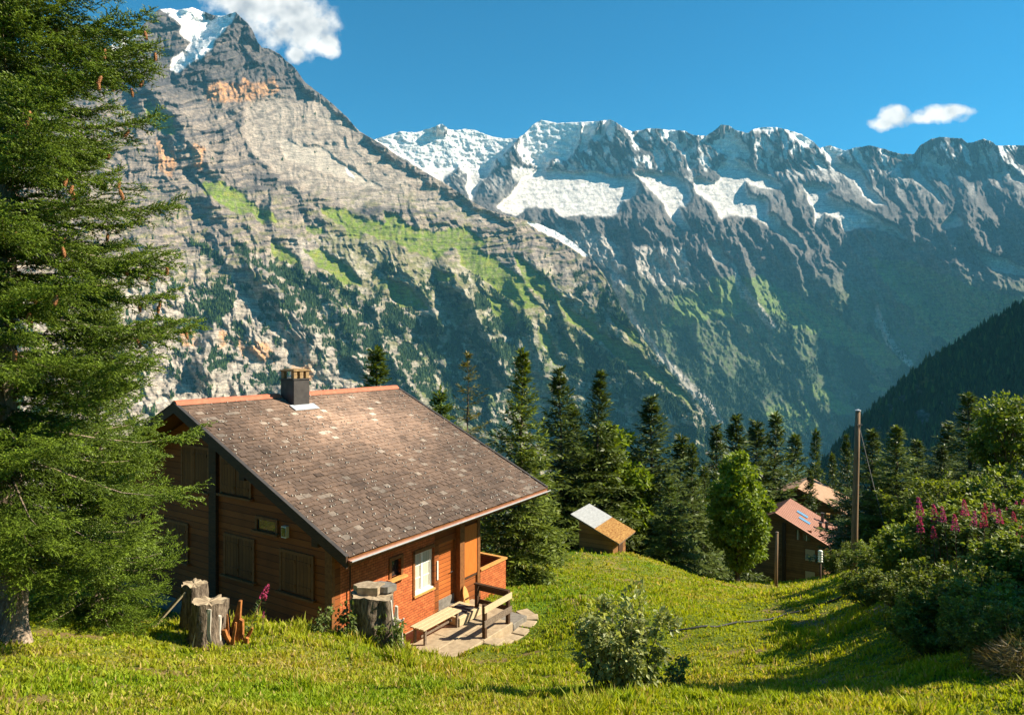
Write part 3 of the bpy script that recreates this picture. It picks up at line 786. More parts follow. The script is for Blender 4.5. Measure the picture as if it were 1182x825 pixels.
def build_ground():
    ang = np.concatenate([np.linspace(-120, -52, 40, endpoint=False), np.linspace(-52, 52, 520, endpoint=False), np.linspace(52, 120, 41)])
    ang = np.radians(ang)
    r = np.concatenate([np.geomspace(0.6, 120, 430), np.geomspace(124, 14000, 60)])
    RR, AA = np.meshgrid(r, ang, indexing='ij')
    X = RR * np.sin(AA); Y = RR * np.cos(AA)
    Z = ground_z(X, Y)
    n = len(ang)
    dry, lush = turf_fields(X, Y)
    c = np.empty(X.shape + (3,), np.float32); c[:] = (0.120, 0.150, 0.018)
    c = mixc(c, (0.080, 0.150, 0.012), lush)
    c = mixc(c, (0.30, 0.22, 0.08), dry * 0.75)
    bare0 = smooth(0.20, 0.42, fbm(X / 1.4, Y / 1.0, 340, 4))
    c = mixc(c, (0.23, 0.15, 0.07), bare0 * 0.85)
    # the trodden strip along the top of the lower slope
    path = [P(*p)[:2] for p in [(672, 627, 47), (705, 636, 47), (745, 646, 48), (790, 657, 48.5), (840, 670, 47), (895, 684, 43)]]
    pd, _, _ = line_dist(X, Y, [tuple(p) for p in path])
    bare = smooth(1.5, 0.4, pd + 0.8 * fbm(X, Y, 320, 3))
    c = mixc(c, (0.33, 0.23, 0.10), bare)
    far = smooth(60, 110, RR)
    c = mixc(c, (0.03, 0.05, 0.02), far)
    i = np.arange(len(r) - 1)[:, None] * n + np.arange(n - 1)[None, :]
    f = np.stack([i, i + 1, i + n + 1, i + n], -1).reshape(-1, 4)
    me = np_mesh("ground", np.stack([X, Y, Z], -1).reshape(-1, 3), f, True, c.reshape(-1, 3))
    m, nt, b = new_mat("turf")
    v = coords(nt, "Object")
    n1 = noise_node(nt, v, 9.0, 6, 0.7); n2 = noise_node(nt, v, 45.0, 4, 0.7)
    col = mixrgb(nt, attr_col(nt), ramp(nt, n1, [(0.3, (0.55, 0.6, 0.5)), (0.7, (1.35, 1.3, 1.3))]), 1.0, 'MULTIPLY')
    nt.links.new(col, b.inputs["Base Color"])
    b.inputs["Roughness"].default_value = 0.95
    b.inputs["Specular IOR Level"].default_value = 0.1
    bump(nt, b, n2, 0.8, 0.03)
    return tag(link_mesh("ground", me, m), kind="structure")
build_ground()

def leaf_mat(name, trans=0.35, rough=0.55, spec=0.25, tint=(1, 1, 1)):
    """foliage: a surface that reflects and lets some light through"""
    m = bpy.data.materials.new(name); m.use_nodes = True
    nt = m.node_tree
    b = nt.nodes["Principled BSDF"]; out = nt.nodes["Material Output"]
    c = attr_col(nt)
    if tint != (1, 1, 1): c = mixrgb(nt, c, tint, 1.0, 'MULTIPLY')
    nt.links.new(c, b.inputs["Base Color"])
    b.inputs["Roughness"].default_value = rough
    b.inputs["Specular IOR Level"].default_value = spec
    t = nt.nodes.new("ShaderNodeBsdfTranslucent")
    nt.links.new(mixrgb(nt, c, (1.25, 1.2, 0.5), 1.0, 'MULTIPLY'), t.inputs[0])
    mx = nt.nodes.new("ShaderNodeMixShader"); mx.inputs[0].default_value = trans
    nt.links.new(b.outputs[0], mx.inputs[1]); nt.links.new(t.outputs[0], mx.inputs[2])
    nt.links.new(mx.outputs[0], out.inputs[0])
    return m

# where no grass grows (filled in by the builders below, read when the grass is made at the end)
NO_GRASS = []     # (function of x, y -> bool)

def build_grass(count=430000):
    r = np.random.default_rng(11)
    ang = np.radians(r.uniform(-44, 46, count))
    d = np.exp(r.uniform(np.log(4.8), np.log(62), count))
    x = d * np.sin(ang); y = d * np.cos(ang)
    keep = np.ones(count, bool)
    for fn in NO_GRASS: keep &= ~fn(x, y)
    bare_p = smooth(0.22, 0.42, fbm(x / 1.4, y / 1.0, 340, 4))
    keep &= r.uniform(size=count) > 0.78 * bare_p
    x = x[keep]; y = y[keep]; d = d[keep]
    n = len(x)
    z = ground_z(x, y) - 0.01
    dry, lush = turf_fields(x, y)
    tuft = smooth(-0.15, 0.55, fbm(x / 0.5, y / 0.5, 330, 3) + 0.25 * fbm(x / 3.1, y / 3.1, 332, 3))
    big = smooth(0.05, 0.45, fbm(x / 2.6, y / 2.6, 331, 3))
    h = (0.026 + 0.065 * tuft + 0.12 * tuft * big + 0.015 * lush) * r.uniform(0.6, 1.5, n) * (1 + 0.012 * d)
    bank = np.exp(-(((x + 3.2) / 3.5) ** 2 + ((y - 14.0) / 1.6) ** 2))
    h = h * (1 + 0.7 * bank)
    w = (0.0035 + 0.00095 * d) * r.uniform(0.7, 1.4, n)
    th = r.uniform(0, 2 * np.pi, n)
    lean = r.uniform(0.1, 0.75, n) * h
    la = r.uniform(0, 2 * np.pi, n)
    sx = np.cos(th) * w; sy = np.sin(th) * w
    lx = np.cos(la) * lean; ly = np.sin(la) * lean
    b0 = np.stack([x - sx, y - sy, z], -1); b1 = np.stack([x + sx, y + sy, z], -1)
    m0 = np.stack([x - sx * .75 + lx * .35, y - sy * .75 + ly * .35, z + h * .6], -1)
    m1 = np.stack([x + sx * .75 + lx * .35, y + sy * .75 + ly * .35, z + h * .6], -1)
    tp = np.stack([x + lx, y + ly, z + h], -1)
    vts = np.stack([b0, b1, m0, m1, tp], 1).reshape(-1, 3)
    k = np.arange(n)[:, None] * 5
    q = k + np.array([[0, 1, 3, 2]]); t = k + np.array([[2, 3, 4]])
    c = np.empty((n, 3), np.float32); c[:] = (0.305, 0.345, 0.014)
    c = mixc(c, (0.170, 0.300, 0.010), lush * r.uniform(0.4, 1, n))
    c = mixc(c, (0.42, 0.36, 0.040), np.clip(dry * 1.1 * r.uniform(0.2, 1.1, n) + 0.25 * r.uniform(size=n) ** 2, 0, 1))
    straw = (r.uniform(size=n) < 0.06 + 0.32 * dry)
    c[straw] = np.array([0.48, 0.37, 0.13])
    c *= r.uniform(0.75, 1.25, n)[:, None]
    me = np_mesh("grass", vts, [q, t], False, np.repeat(c, 5, 0))
    return tag(link_mesh("grass", me, leaf_mat("grass_blade", 0.42, 0.6, 0.2)), "short sunlit alpine grass with yellow dry patches", None, None, "stuff")
# ------------------------------------------------------------------ mesh collector
class MB:
    def __init__(self): self.v = []; self.q = []; self.t = []; self.n = 0; self.c = []; self.cur = (1, 1, 1)
    def add(self, pts, quads=(), tris=()):
        b = self.n
        self.v.extend([tuple(p) for p in pts]); self.n += len(pts)
        self.c.extend([self.cur] * len(pts))
        self.q.extend([[b + i for i in f] for f in quads]); self.t.extend([[b + i for i in f] for f in tris])
        return self
    def box(self, c, s, rot=None):
        hx, hy, hz = s[0] / 2, s[1] / 2, s[2] / 2
        pts = [Vector((x, y, z)) for z in (-hz, hz) for y in (-hy, hy) for x in (-hx, hx)]
        if rot is not None: pts = [rot @ p for p in pts]
        pts = [p + Vector(c) for p in pts]
        return self.add(pts, [(0, 2, 3, 1), (4, 5, 7, 6), (0, 1, 5, 4), (2, 6, 7, 3), (0, 4, 6, 2), (1, 3, 7, 5)])
    def bb(self, x0, x1, y0, y1, z0, z1):
        return self.box(((x0 + x1) / 2, (y0 + y1) / 2, (z0 + z1) / 2), (x1 - x0, y1 - y0, z1 - z0))
    def prism(self, poly, off):
        """extrude a polygon (list of 3-D points) by a vector"""
        n = len(poly); o = Vector(off)
        a = [Vector(p) for p in poly]; b = [p + o for p in a]
        base = self.n
        self.v.extend([tuple(p) for p in a + b]); self.n += 2 * n; self.c.extend([self.cur] * (2 * n))
        for i in range(n):
            j = (i + 1) % n
            self.q.append([base + i, base + j, base + n + j, base + n + i])
        for i in range(1, n - 1):
            self.t.append([base, base + i + 1, base + i]); self.t.append([base + n, base + n + i, base + n + i + 1])
        return self
    def tube(self, pts, radii, k=8, cap=True):
        pts = [Vector(p) for p in pts]
        rings = []
        for i, p in enumerate(pts):
            d = (pts[min(i + 1, len(pts) - 1)] - pts[max(i - 1, 0)]).normalized()
            u = d.cross(Vector((0, 0, 1)))
            if u.length < 1e-3: u = Vector((1, 0, 0))
            u.normalize(); w = d.cross(u)
            r = radii[i] if isinstance(radii, (list, tuple)) else radii
            rings.append([p + (u * math.cos(a) + w * math.sin(a)) * r for a in [2 * math.pi * j / k for j in range(k)]])
        flat = [p for rg in rings for p in rg]
        quads = [(i * k + j, i * k + (j + 1) % k, (i + 1) * k + (j + 1) % k, (i + 1) * k + j) for i in range(len(pts) - 1) for j in range(k)]
        b = self.n
        self.add(flat, quads)
        if cap:
            for e in (0, len(pts) - 1):
                self.add([pts[e]]); c = self.n - 1
                for j in range(k): self.t.append([c, b + e * k + j, b + e * k + (j + 1) % k])
        return self
    def build(self, name, mat, parent=None, smooth=False, col=False, bevel=0):
        f = []
        if self.q: f.append(np.array(self.q))
        if self.t: f.append(np.array(self.t))
        me = np_mesh(name, np.array(self.v), f, smooth, np.array(self.c) if col else None)
        bm = bmesh.new(); bm.from_mesh(me)
        bmesh.ops.recalc_face_normals(bm, faces=bm.faces)
        if bevel:
            bmesh.ops.bevel(bm, geom=[e for e in bm.edges if e.is_manifold and e.calc_face_angle(0) > 0.5], offset=bevel, segments=1, affect='EDGES')
        bm.to_mesh(me); bm.free()
        return link_mesh(name, me, mat, parent)

# ------------------------------------------------------------------ materials
def plank_mat(name, c1, c2, h=0.16, axis=2, groove=0.5, grain=(1.5, 1.5, 22), rough=0.75, weather=0.25):
    m, nt, b = new_mat(name)
    v = coords(nt, "Object")
    sep = nt.nodes.new("ShaderNodeSeparateXYZ"); nt.links.new(v, sep.inputs[0])
    def math_(op, a, bb=None):
        n = nt.nodes.new("ShaderNodeMath"); n.operation = op
        for s, val in ((n.inputs[0], a), (n.inputs[1], bb)):
            if val is None: continue
            if isinstance(val, (int, float)): s.default_value = val
            else: nt.links.new(val, s)
        return n.outputs[0]
    q = math_('DIVIDE', sep.outputs[axis], h)
    fl = math_('FLOOR', q); fr = math_('FRACT', q)
    wn_ = nt.nodes.new("ShaderNodeTexWhiteNoise"); wn_.noise_dimensions = '1D'; nt.links.new(fl, wn_.inputs["W"])
    mp = nt.nodes.new("ShaderNodeMapping"); mp.inputs["Scale"].default_value = grain; nt.links.new(v, mp.inputs[0])
    g = noise_node(nt, mp.outputs[0], 2.0, 6, 0.65, 0.3)
    big = noise_node(nt, v, 0.9, 4, 0.6)
    f = math_('ADD', math_('MULTIPLY', g, 0.6), math_('MULTIPLY', wn_.outputs[0], 0.35))
    base = ramp(nt, f, [(0.2, c1), (0.75, c2)])
    base = mixrgb(nt, base, tuple(0.45 * x for x in c1), ramp(nt, big, [(0.45, (0, 0, 0)), (0.75, (weather * 2,) * 3)]))
    edge = ramp(nt, fr, [(0.0, (0, 0, 0)), (0.07, (1, 1, 1)), (0.93, (1, 1, 1)), (1.0, (0, 0, 0))])
    nt.links.new(mixrgb(nt, tuple(0.3 * x for x in c1), base, edge), b.inputs["Base Color"])
    b.inputs["Roughness"].default_value = rough
    b.inputs["Specular IOR Level"].default_value = 0.25
    bump(nt, b, mixrgb(nt, edge, g, 0.25), groove, 0.03)
    return m

def brick_mat(name, c1, c2, mortar, bw, bh, swap):
    m, nt, b = new_mat(name)
    v = coords(nt, "Object")
    sep = nt.nodes.new("ShaderNodeSeparateXYZ"); nt.links.new(v, sep.inputs[0])
    cb = nt.nodes.new("ShaderNodeCombineXYZ")
    nt.links.new(sep.outputs[swap[0]], cb.inputs[0]); nt.links.new(sep.outputs[swap[1]], cb.inputs[1])
    br = nt.nodes.new("ShaderNodeTexBrick"); nt.links.new(cb.outputs[0], br.inputs["Vector"])
    br.inputs["Scale"].default_value = 1.0
    br.inputs["Brick Width"].default_value = bw; br.inputs["Row Height"].default_value = bh
    br.inputs["Mortar Size"].default_value = 0.007
    br.inputs["Color1"].default_value = (*c1, 1); br.inputs["Color2"].default_value = (*c2, 1); br.inputs["Mortar"].default_value = (*mortar, 1)
    n = noise_node(nt, v, 7, 5, 0.6)
    c = mixrgb(nt, br.outputs[0], ramp(nt, n, [(0.3, (0.7, 0.7, 0.7)), (0.7, (1.2, 1.2, 1.2))]), 1.0, 'MULTIPLY')
    nt.links.new(c, b.inputs["Base Color"])
    b.inputs["Roughness"].default_value = 0.8
    b.inputs["Specular IOR Level"].default_value = 0.2
    bump(nt, b, br.outputs["Fac"], -0.6, 0.01)
    return m

MAT = {}
MAT["log"] = plank_mat("log_wall", (0.155, 0.043, 0.009), (0.32, 0.095, 0.021), 0.19)
MAT["door"] = plank_mat("door_boards", (0.33, 0.085, 0.016), (0.52, 0.15, 0.03), 0.13, groove=0.8)
MAT["shingle"] = brick_mat("front_shingles", (0.42, 0.105, 0.032), (0.54, 0.155, 0.048), (0.17, 0.05, 0.02), 0.17, 0.075, (0, 2))
MAT["shutter"] = noisy_mat("orange_shutter", (0.46, 0.12, 0.018), (0.60, 0.17, 0.03), 5, 0.6, 0.15, 0.005, (6, 6, 1))
MAT["dark_shutter"] = plank_mat("dark_shutter_boards", (0.13, 0.048, 0.012), (0.25, 0.095, 0.025), 0.14, axis=1, grain=(8, 8, 1.2))
MAT["dark_wood"] = noisy_mat("dark_beam", (0.035, 0.018, 0.009), (0.085, 0.040, 0.016), 6, 0.75, 0.3, 0.01, (1, 1, 6))
MAT["brown_wood"] = noisy_mat("brown_beam", (0.14, 0.052, 0.014), (0.26, 0.10, 0.028), 6, 0.7, 0.3, 0.01, (2, 2, 2))
MAT["pale_wood"] = noisy_mat("pale_weathered_wood", (0.42, 0.31, 0.17), (0.62, 0.48, 0.29), 10, 0.75, 0.4, 0.01, (1, 6, 6))
MAT["grey_wood"] = noisy_mat("grey_weathered_wood", (0.10, 0.07, 0.05), (0.24, 0.18, 0.13), 9, 0.8, 0.4, 0.01, (3, 3, 3))
MAT["sill_wood"] = noisy_mat("oiled_sill", (0.50, 0.22, 0.06), (0.66, 0.33, 0.10), 8, 0.6, 0.2, 0.005)
MAT["white"] = noisy_mat("cream_paint", (0.66, 0.64, 0.56), (0.76, 0.74, 0.66), 8, 0.5, 0.05, 0.002)
MAT["concrete"] = noisy_mat("concrete", (0.13, 0.115, 0.095), (0.24, 0.215, 0.18), 7, 0.9, 0.4, 0.01)
MAT["slab"] = noisy_mat("stone_slab", (0.27, 0.20, 0.125), (0.44, 0.34, 0.22), 6, 0.9, 0.4, 0.01)
MAT["ridge"] = noisy_mat("terracotta_ridge", (0.36, 0.105, 0.055), (0.50, 0.16, 0.085), 6, 0.75, 0.2, 0.01)
MAT["sheet"] = noisy_mat("dark_sheet_metal", (0.035, 0.030, 0.028), (0.065, 0.056, 0.05), 4, 0.6, 0.1, 0.005)
MAT["flash"] = noisy_mat("lead_flashing", (0.34, 0.36, 0.38), (0.48, 0.50, 0.52), 9, 0.5, 0.1, 0.004)
MAT["brick"] = noisy_mat("chimney_stone", (0.16, 0.10, 0.05), (0.40, 0.26, 0.12), 9, 0.9, 0.6, 0.02)
MAT["gutter"] = noisy_mat("copper_gutter", (0.20, 0.085, 0.05), (0.30, 0.14, 0.085), 5, 0.45, 0.1, 0.003)
MAT["rubber"] = noisy_mat("black_rubber", (0.018, 0.02, 0.026), (0.04, 0.04, 0.045), 40, 0.85, 0.3, 0.004)
m_, nt_, b_ = new_mat("window_glass")
b_.inputs["Base Color"].default_value = (0.02, 0.025, 0.03, 1); b_.inputs["Roughness"].default_value = 0.05; b_.inputs["Specular IOR Level"].default_value = 0.7
MAT["glass"] = m_
MAT["curtain"] = noisy_mat("net_curtain", (0.36, 0.34, 0.26), (0.60, 0.57, 0.45), 3, 0.9, 0.3, 0.02, (14, 14, 0.6))

def tile_mat():
    m, nt, b = new_mat("weathered_roof_tile")
    v = coords(nt, "Object")
    n = noise_node(nt, v, 22, 5, 0.7); big = noise_node(nt, v, 0.8, 4, 0.6); moss = noise_node(nt, v, 5.5, 5, 0.7)
    c = mixrgb(nt, attr_col(nt), ramp(nt, n, [(0.3, (0.6, 0.6, 0.6)), (0.72, (1.35, 1.3, 1.25))]), 1.0, 'MULTIPLY')
    c = mixrgb(nt, c, ramp(nt, big, [(0.35, (0.75, 0.75, 0.75)), (0.7, (1.3, 1.25, 1.2))]), 1.0, 'MULTIPLY')
    c = mixrgb(nt, c, (0.035, 0.024, 0.018), ramp(nt, moss, [(0.55, (0, 0, 0)), (0.68, (0.75, 0.75, 0.75))]))
    nt.links.new(c, b.inputs["Base Color"])
    b.inputs["Roughness"].default_value = 0.7
    b.inputs["Specular IOR Level"].default_value = 0.3
    bump(nt, b, n, 0.6, 0.012)
    return m
MAT["tile"] = tile_mat()

# ------------------------------------------------------------------ the chalet.  local x: along the ridge (away), y: inwards from the front wall, z: up
ZB = -8.10
CH = empty("wooden_chalet", (-4.47, 17.24, ZB), R(57.3), "large brown timber chalet with weathered tile roof and chimney on the near slope", "house")
LW, DW = 6.2, 11.6          # walls
RT0, RT1, YE, YR, ZE, ZR = -0.72, 8.62, -1.2, 5.8, 3.16, 6.44
SL = (ZR - ZE) / (YR - YE)
def roof_z(y): return ZR - SL * abs(y - YR)

# gable walls and side walls
def wall_poly(x, y0, y1, z0, top_off=0.30):
    pts = [(x, y0, z0), (x, y1, z0), (x, y1, roof_z(y1) - top_off)]
    if y0 < YR < y1: pts.append((x, YR, ZR - top_off))
    pts.append((x, y0, roof_z(y0) - top_off))
    return pts
mb = MB()
mb.prism(wall_poly(0.0, 0.0, DW, 0.35), (0.18, 0, 0))
mb.build("gable_wall", MAT["log"], CH)
mb = MB(); mb.prism(wall_poly(LW - 0.18, 0.0, DW, 0.35), (0.18, 0, 0)); mb.build("rear_gable_wall", MAT["log"], CH)
mb = MB(); mb.bb(0.18, LW - 0.18, DW - 0.18, DW, 0.35, roof_z(DW) - 0.3); mb.build("back_wall", MAT["log"], CH)
mb = MB(); mb.bb(-0.03, LW + 0.03, 0.05, DW + 0.03, -1.6, 0.36); mb.build("foundation", MAT["concrete"], CH)
# front wall with openings: shingled to the left of the door, boards round it
mb = MB()
zt = roof_z(0) - 0.32
mb.bb(-0.03, 3.02, 0, 0.2, -0.9, 0.36); mb.bb(0.18, 3.02, 0, 0.2, 0.36, 0.80); mb.bb(0.18, 2.02, 0, 0.2, 0.80, zt); mb.bb(2.47, 3.02, 0, 0.2, 0.80, zt)
mb.bb(2.02, 2.47, 0, 0.2, 0.80, 1.66); mb.bb(2.02, 2.47, 0, 0.2, 2.18, zt)
mb.bb(3.02, 3.95, 0, 0.2, -0.9, 0.82); mb.bb(3.02, 3.95, 0, 0.2, 2.06, zt)
mb.build("front_wall", MAT["shingle"], CH)
mb = MB()
mb.bb(3.95, 4.14, 0.0, 0.2, -0.9, zt); mb.bb(4.14, 5.02, 0.0, 0.2, 2.12, zt); mb.bb(4.14, 5.02, 0.0, 0.2, -0.9, 0.0); mb.bb(5.02, LW - 0.18, 0.0, 0.2, -0.9, zt)
mb.build("door_wall", MAT["log"], CH)
# corner and cross-wall posts on the gable
for i, (y0, y1, z1) in enumerate(((0.0, 0.26, roof_z(0.1) - 0.36), (4.82, 5.16, roof_z(4.8) - 0.34), (DW - 0.26, DW, roof_z(DW) - 0.36))):
    mb = MB(); mb.bb(-0.10, -0.002, y0, y1, 0.30, z1); mb.build("wall_post", MAT["dark_wood"] if i else MAT["brown_wood"], CH)
# purlins carrying the roof out over the gable
for y in (0.05, 2.9, 5.0, 8.6, 11.55):
    mb = MB(); zz = roof_z(y) - 0.32
    mb.bb(-0.62, 0.0, y - 0.11, y + 0.11, zz - 0.24, zz - 0.02)
    mb.prism([(-0.40, y - 0.09, zz - 0.24), (-0.002, y - 0.09, zz - 0.24), (-0.002, y - 0.09, zz - 0.62)], (0, 0.18, 0))
    mb.build("purlin", MAT["dark_wood"], CH)
    mb = MB(); mb.bb(LW, RT1 - 0.1, y - 0.11, y + 0.11, zz - 0.24, zz - 0.02); mb.build("purlin", MAT["dark_wood"], CH)
# rafters under the front eave
for k in range(11):
    x = RT0 + 0.30 + k * 0.875
    mb = MB(); y0, y1 = YE + 0.10, 0.6
    mb.prism([(x, y0, roof_z(y0) - 0.14), (x, y1, roof_z(y1) - 0.14), (x, y1, roof_z(y1) - 0.28), (x, y0, roof_z(y0) - 0.24)], (0.10, 0, 0))
    mb.build("rafter", MAT["brown_wood"], CH)

# roof: deck, tiles course by course, ridge, verge boards, gutter
mb = MB()
for s in (1, -1):
    ye = YE if s > 0 else 2 * YR - YE
    o = 0.05
    mb.prism([(RT0, ye, ZE - o), (RT0, YR, ZR - o), (RT0, YR, ZR - o - 0.09), (RT0, ye, ZE - o - 0.09)], (RT1 - RT0, 0, 0))
mb.build("roof_deck", MAT["brown_wood"], CH)

def tiles(side, name):
    r = random.Random(5 + side)
    mb = MB()
    run = math.hypot(YR - YE, ZR - ZE)
    nc = 42; step = run / nc; tw = 0.24
    dy, dz = (YR - YE) / run, (ZR - ZE) / run
    for i in range(nc):
        s0 = i * step - 0.015; s1 = min(s0 + step * 1.75, run)
        off = (i % 2) * tw / 2 + r.uniform(-0.012, 0.012)
        x = RT0 - tw + off
        while x < RT1:
            a, b = max(x + 0.006, RT0), min(x + tw - 0.006, RT1)
            x += tw
            if b - a < 0.03: continue
            lift = 0.030 + r.uniform(-0.006, 0.012); tilt = r.uniform(-0.007, 0.007); jag = r.uniform(-0.014, 0.014)
            f = i / nc
            # sheen and bleaching painted into the middle of the upper slope, darker and mossy towards the eave
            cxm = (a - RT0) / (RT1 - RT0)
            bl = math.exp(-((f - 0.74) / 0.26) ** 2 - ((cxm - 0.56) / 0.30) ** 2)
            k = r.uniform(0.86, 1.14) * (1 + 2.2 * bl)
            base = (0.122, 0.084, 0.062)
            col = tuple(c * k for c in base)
            if r.random() < 0.08: col = tuple(c * 0.72 for c in col)
            if r.random() < 0.04: col = (0.20 * k, 0.165 * k, 0.135 * k)
            mb.cur = col
            def pt(xx, s, h):
                y = YE + dy * s; z = ZE + dz * s
                y2, z2 = y - dz * h, z + dy * h
                return (xx, y2 if side > 0 else 2 * YR - y2, z2)
            mb.add([pt(a, s0 + jag, lift + tilt), pt(b, s0 + jag, lift - tilt), pt(b, s1, 0.004), pt(a, s1, 0.004),
                    pt(a, s0 + jag, lift + tilt - 0.018), pt(b, s0 + jag, lift - tilt - 0.018), pt(b, s1, -0.012), pt(a, s1, -0.012)],
                   [(0, 1, 2, 3), (0, 4, 5, 1), (1, 5, 6, 2), (3, 7, 4, 0)])
    return mb.build(name, MAT["tile"], CH, col=True)
tiles(1, "roof_tiles")
tiles(-1, "rear_roof_tiles")

def tile_hooks():  # small pale hooks at the tile edges, all in one mesh
    r = random.Random(9); mb = MB()
    run = math.hypot(YR - YE, ZR - ZE); dy, dz = (YR - YE) / run, (ZR - ZE) / run
    for k in range(750):
        s = run * r.random() ** 1.25; x = r.uniform(RT0 + 0.05, RT1 - 0.05)
        i = round(s / (run / 42)); s = i * run / 42 + r.uniform(-0.02, 0.03)
        if s > run - 0.1 or s < 0: continue
        edge = s < 0.5
        w = r.uniform(0.009, 0.024) * (1.5 if edge and r.random() < 0.5 else 1); h = 0.045 + r.uniform(0, 0.014)
        g = r.uniform(0.7, 1.1)
        mb.cur = (0.42 * g, 0.38 * g, 0.32 * g)
        y = YE + dy * s - dz * h; z = ZE + dz * s + dy * h
        l = r.uniform(0.015, 0.04)
        mb.add([(x - w, y - dy * l, z - dz * l - 0.012), (x + w, y - dy * l * .7, z - dz * l - 0.012), (x + w * .8, y + dy * l, z + dz * l - 0.012), (x - w * .7, y + dy * l, z + dz * l - 0.012), (x + r.uniform(-.3, .3) * w, y, z + 0.014)],
               [], [(0, 1, 4), (1, 2, 4), (2, 3, 4), (3, 0, 4)])
    m, nt, b = new_mat("pale_hook"); nt.links.new(attr_col(nt), b.inputs["Base Color"]); b.inputs["Roughness"].default_value = 0.9
    return tag(mb.build("tile_hooks", m, CH, col=True), kind="stuff")
tile_hooks()

caps = [MB(), MB()]
nr = 9; rl = (RT1 - RT0 + 0.06) / nr
for k in range(nr):
    x0 = RT0 - 0.05 + k * rl
    x1 = x0 + rl
    spans = [(x0, x1)] if x1 < 2.88 or x0 > 3.62 else [(a_, b_) for a_, b_ in ((x0, min(x1, 2.88)), (max(x0, 3.62), x1)) if b_ - a_ > 0.05]
    a = 0.17; e = 0.004 * (k % 2)
    for (xa, xb) in spans:
        mb = caps[0 if xa < 3 else 1]
        mb.prism([(xa, YR - a, ZR - a * SL + 0.045), (xa, YR - a * .5, ZR + 0.075 + e), (xa, YR, ZR + 0.105 + e), (xa, YR + a * .5, ZR + 0.075 + e), (xa, YR + a, ZR - a * SL + 0.045)], (xb - xa + 0.004, 0, 0))
for mb in caps: mb.build("ridge_cap", MAT["ridge"], CH)
for x0 in (RT0 - 0.07, RT1 + 0.005):
    for s in (1, -1):
        ye = YE - 0.02 if s > 0 else 2 * YR - YE + 0.02
        mb = MB()
        mb.prism([(x0, ye, ZE + 0.035), (x0, YR, ZR + 0.035), (x0, YR, ZR - 0.26), (x0, ye, ZE - 0.24)], (0.065, 0, 0))
        mb.build("verge_board", MAT["dark_wood"], CH)
        mb = MB()
        mb.prism([(x0 - 0.01, ye, ZE + 0.038), (x0 - 0.01, YR, ZR + 0.038), (x0 - 0.01, YR, ZR + 0.055), (x0 - 0.01, ye, ZE + 0.055)], (0.10, 0, 0))
        mb.build("verge_flashing", MAT["sheet"], CH)
# eave: fascia, pale drip edge and half-round gutter
mb = MB(); mb.bb(RT0, RT1, YE - 0.025, YE + 0.015, ZE - 0.20, ZE - 0.02); mb.build("fascia_board", MAT["brown_wood"], CH)
mb = MB()
prof = [(YE - 0.03 - 0.065 + 0.065 * math.cos(a), ZE - 0.055 + 0.07 * math.sin(a)) for a in [math.pi * (1 + j / 8) for j in range(9)]]
mb.prism([(RT0 - 0.02, y, z) for y, z in prof] + [(RT0 - 0.02, y, z + 0.012) for y, z in reversed(prof)], (RT1 - RT0 + 0.04, 0, 0))
g_ = mb.build("gutter", MAT["gutter"], CH)
mb = MB(); mb.bb(RT0 - 0.02, RT1 + 0.02, YE - 0.175, YE - 0.155, ZE - 0.072, ZE - 0.046); mb.build("gutter_lip", MAT["flash"], g_)
mb = MB(); mb.tube([(0.45, -0.07, ZE - 0.05), (0.45, -0.07, 0.35)], 0.022, 6); mb.build("downpipe", MAT["dark_wood"], CH)

# chimney: sheet-metal stack, flashing, open stone cap
CHM = empty("chimney", (0, 0, 0)); CHM.parent = CH
cxx, cyy_ = 3.25, 5.42
mb = MB(); mb.bb(cxx - 0.33, cxx + 0.33, cyy_ - 0.33, cyy_ + 0.33, ZR - 0.7, ZR + 0.56); mb.build("stack", MAT["sheet"], CHM, bevel=0.012)
mb = MB(); mb.bb(cxx - 0.36, cxx + 0.36, cyy_ - 0.36, cyy_ + 0.36, ZR + 0.56, ZR + 0.60); mb.build("collar", MAT["sheet"], CHM)
mb = MB(); z_ = roof_z(cyy_ - 0.4)
mb.prism([(cxx - 0.48, cyy_ - 0.62, roof_z(cyy_ - 0.62) + 0.055), (cxx + 0.52, cyy_ - 0.62, roof_z(cyy_ - 0.62) + 0.055), (cxx + 0.52, cyy_ - 0.3, roof_z(cyy_ - 0.3) + 0.055), (cxx - 0.48, cyy_ - 0.3, roof_z(cyy_ - 0.3) + 0.055)], (0, 0, 0.012))
mb.build("flashing", MAT["flash"], CHM)
for sx in (-0.25, 0.0, 0.25):
    for sy in (-0.25, 0.25):
        if sx == 0 and sy > 0: continue
        mb = MB(); mb.bb(cxx + sx - 0.07, cxx + sx + 0.07, cyy_ + sy - 0.07, cyy_ + sy + 0.07, ZR + 0.60, ZR + 0.84); mb.build("cap_pillar", MAT["brick"], CHM, bevel=0.01)
mb = MB(); mb.bb(cxx - 0.36, cxx + 0.36, cyy_ - 0.36, cyy_ + 0.36, ZR + 0.84, ZR + 0.89); mb.bb(cxx - 0.28, cxx + 0.28, cyy_ - 0.28, cyy_ + 0.28, ZR + 0.89, ZR + 0.92)
mb.build("cap_slab", MAT["brick"], CHM, bevel=0.012)

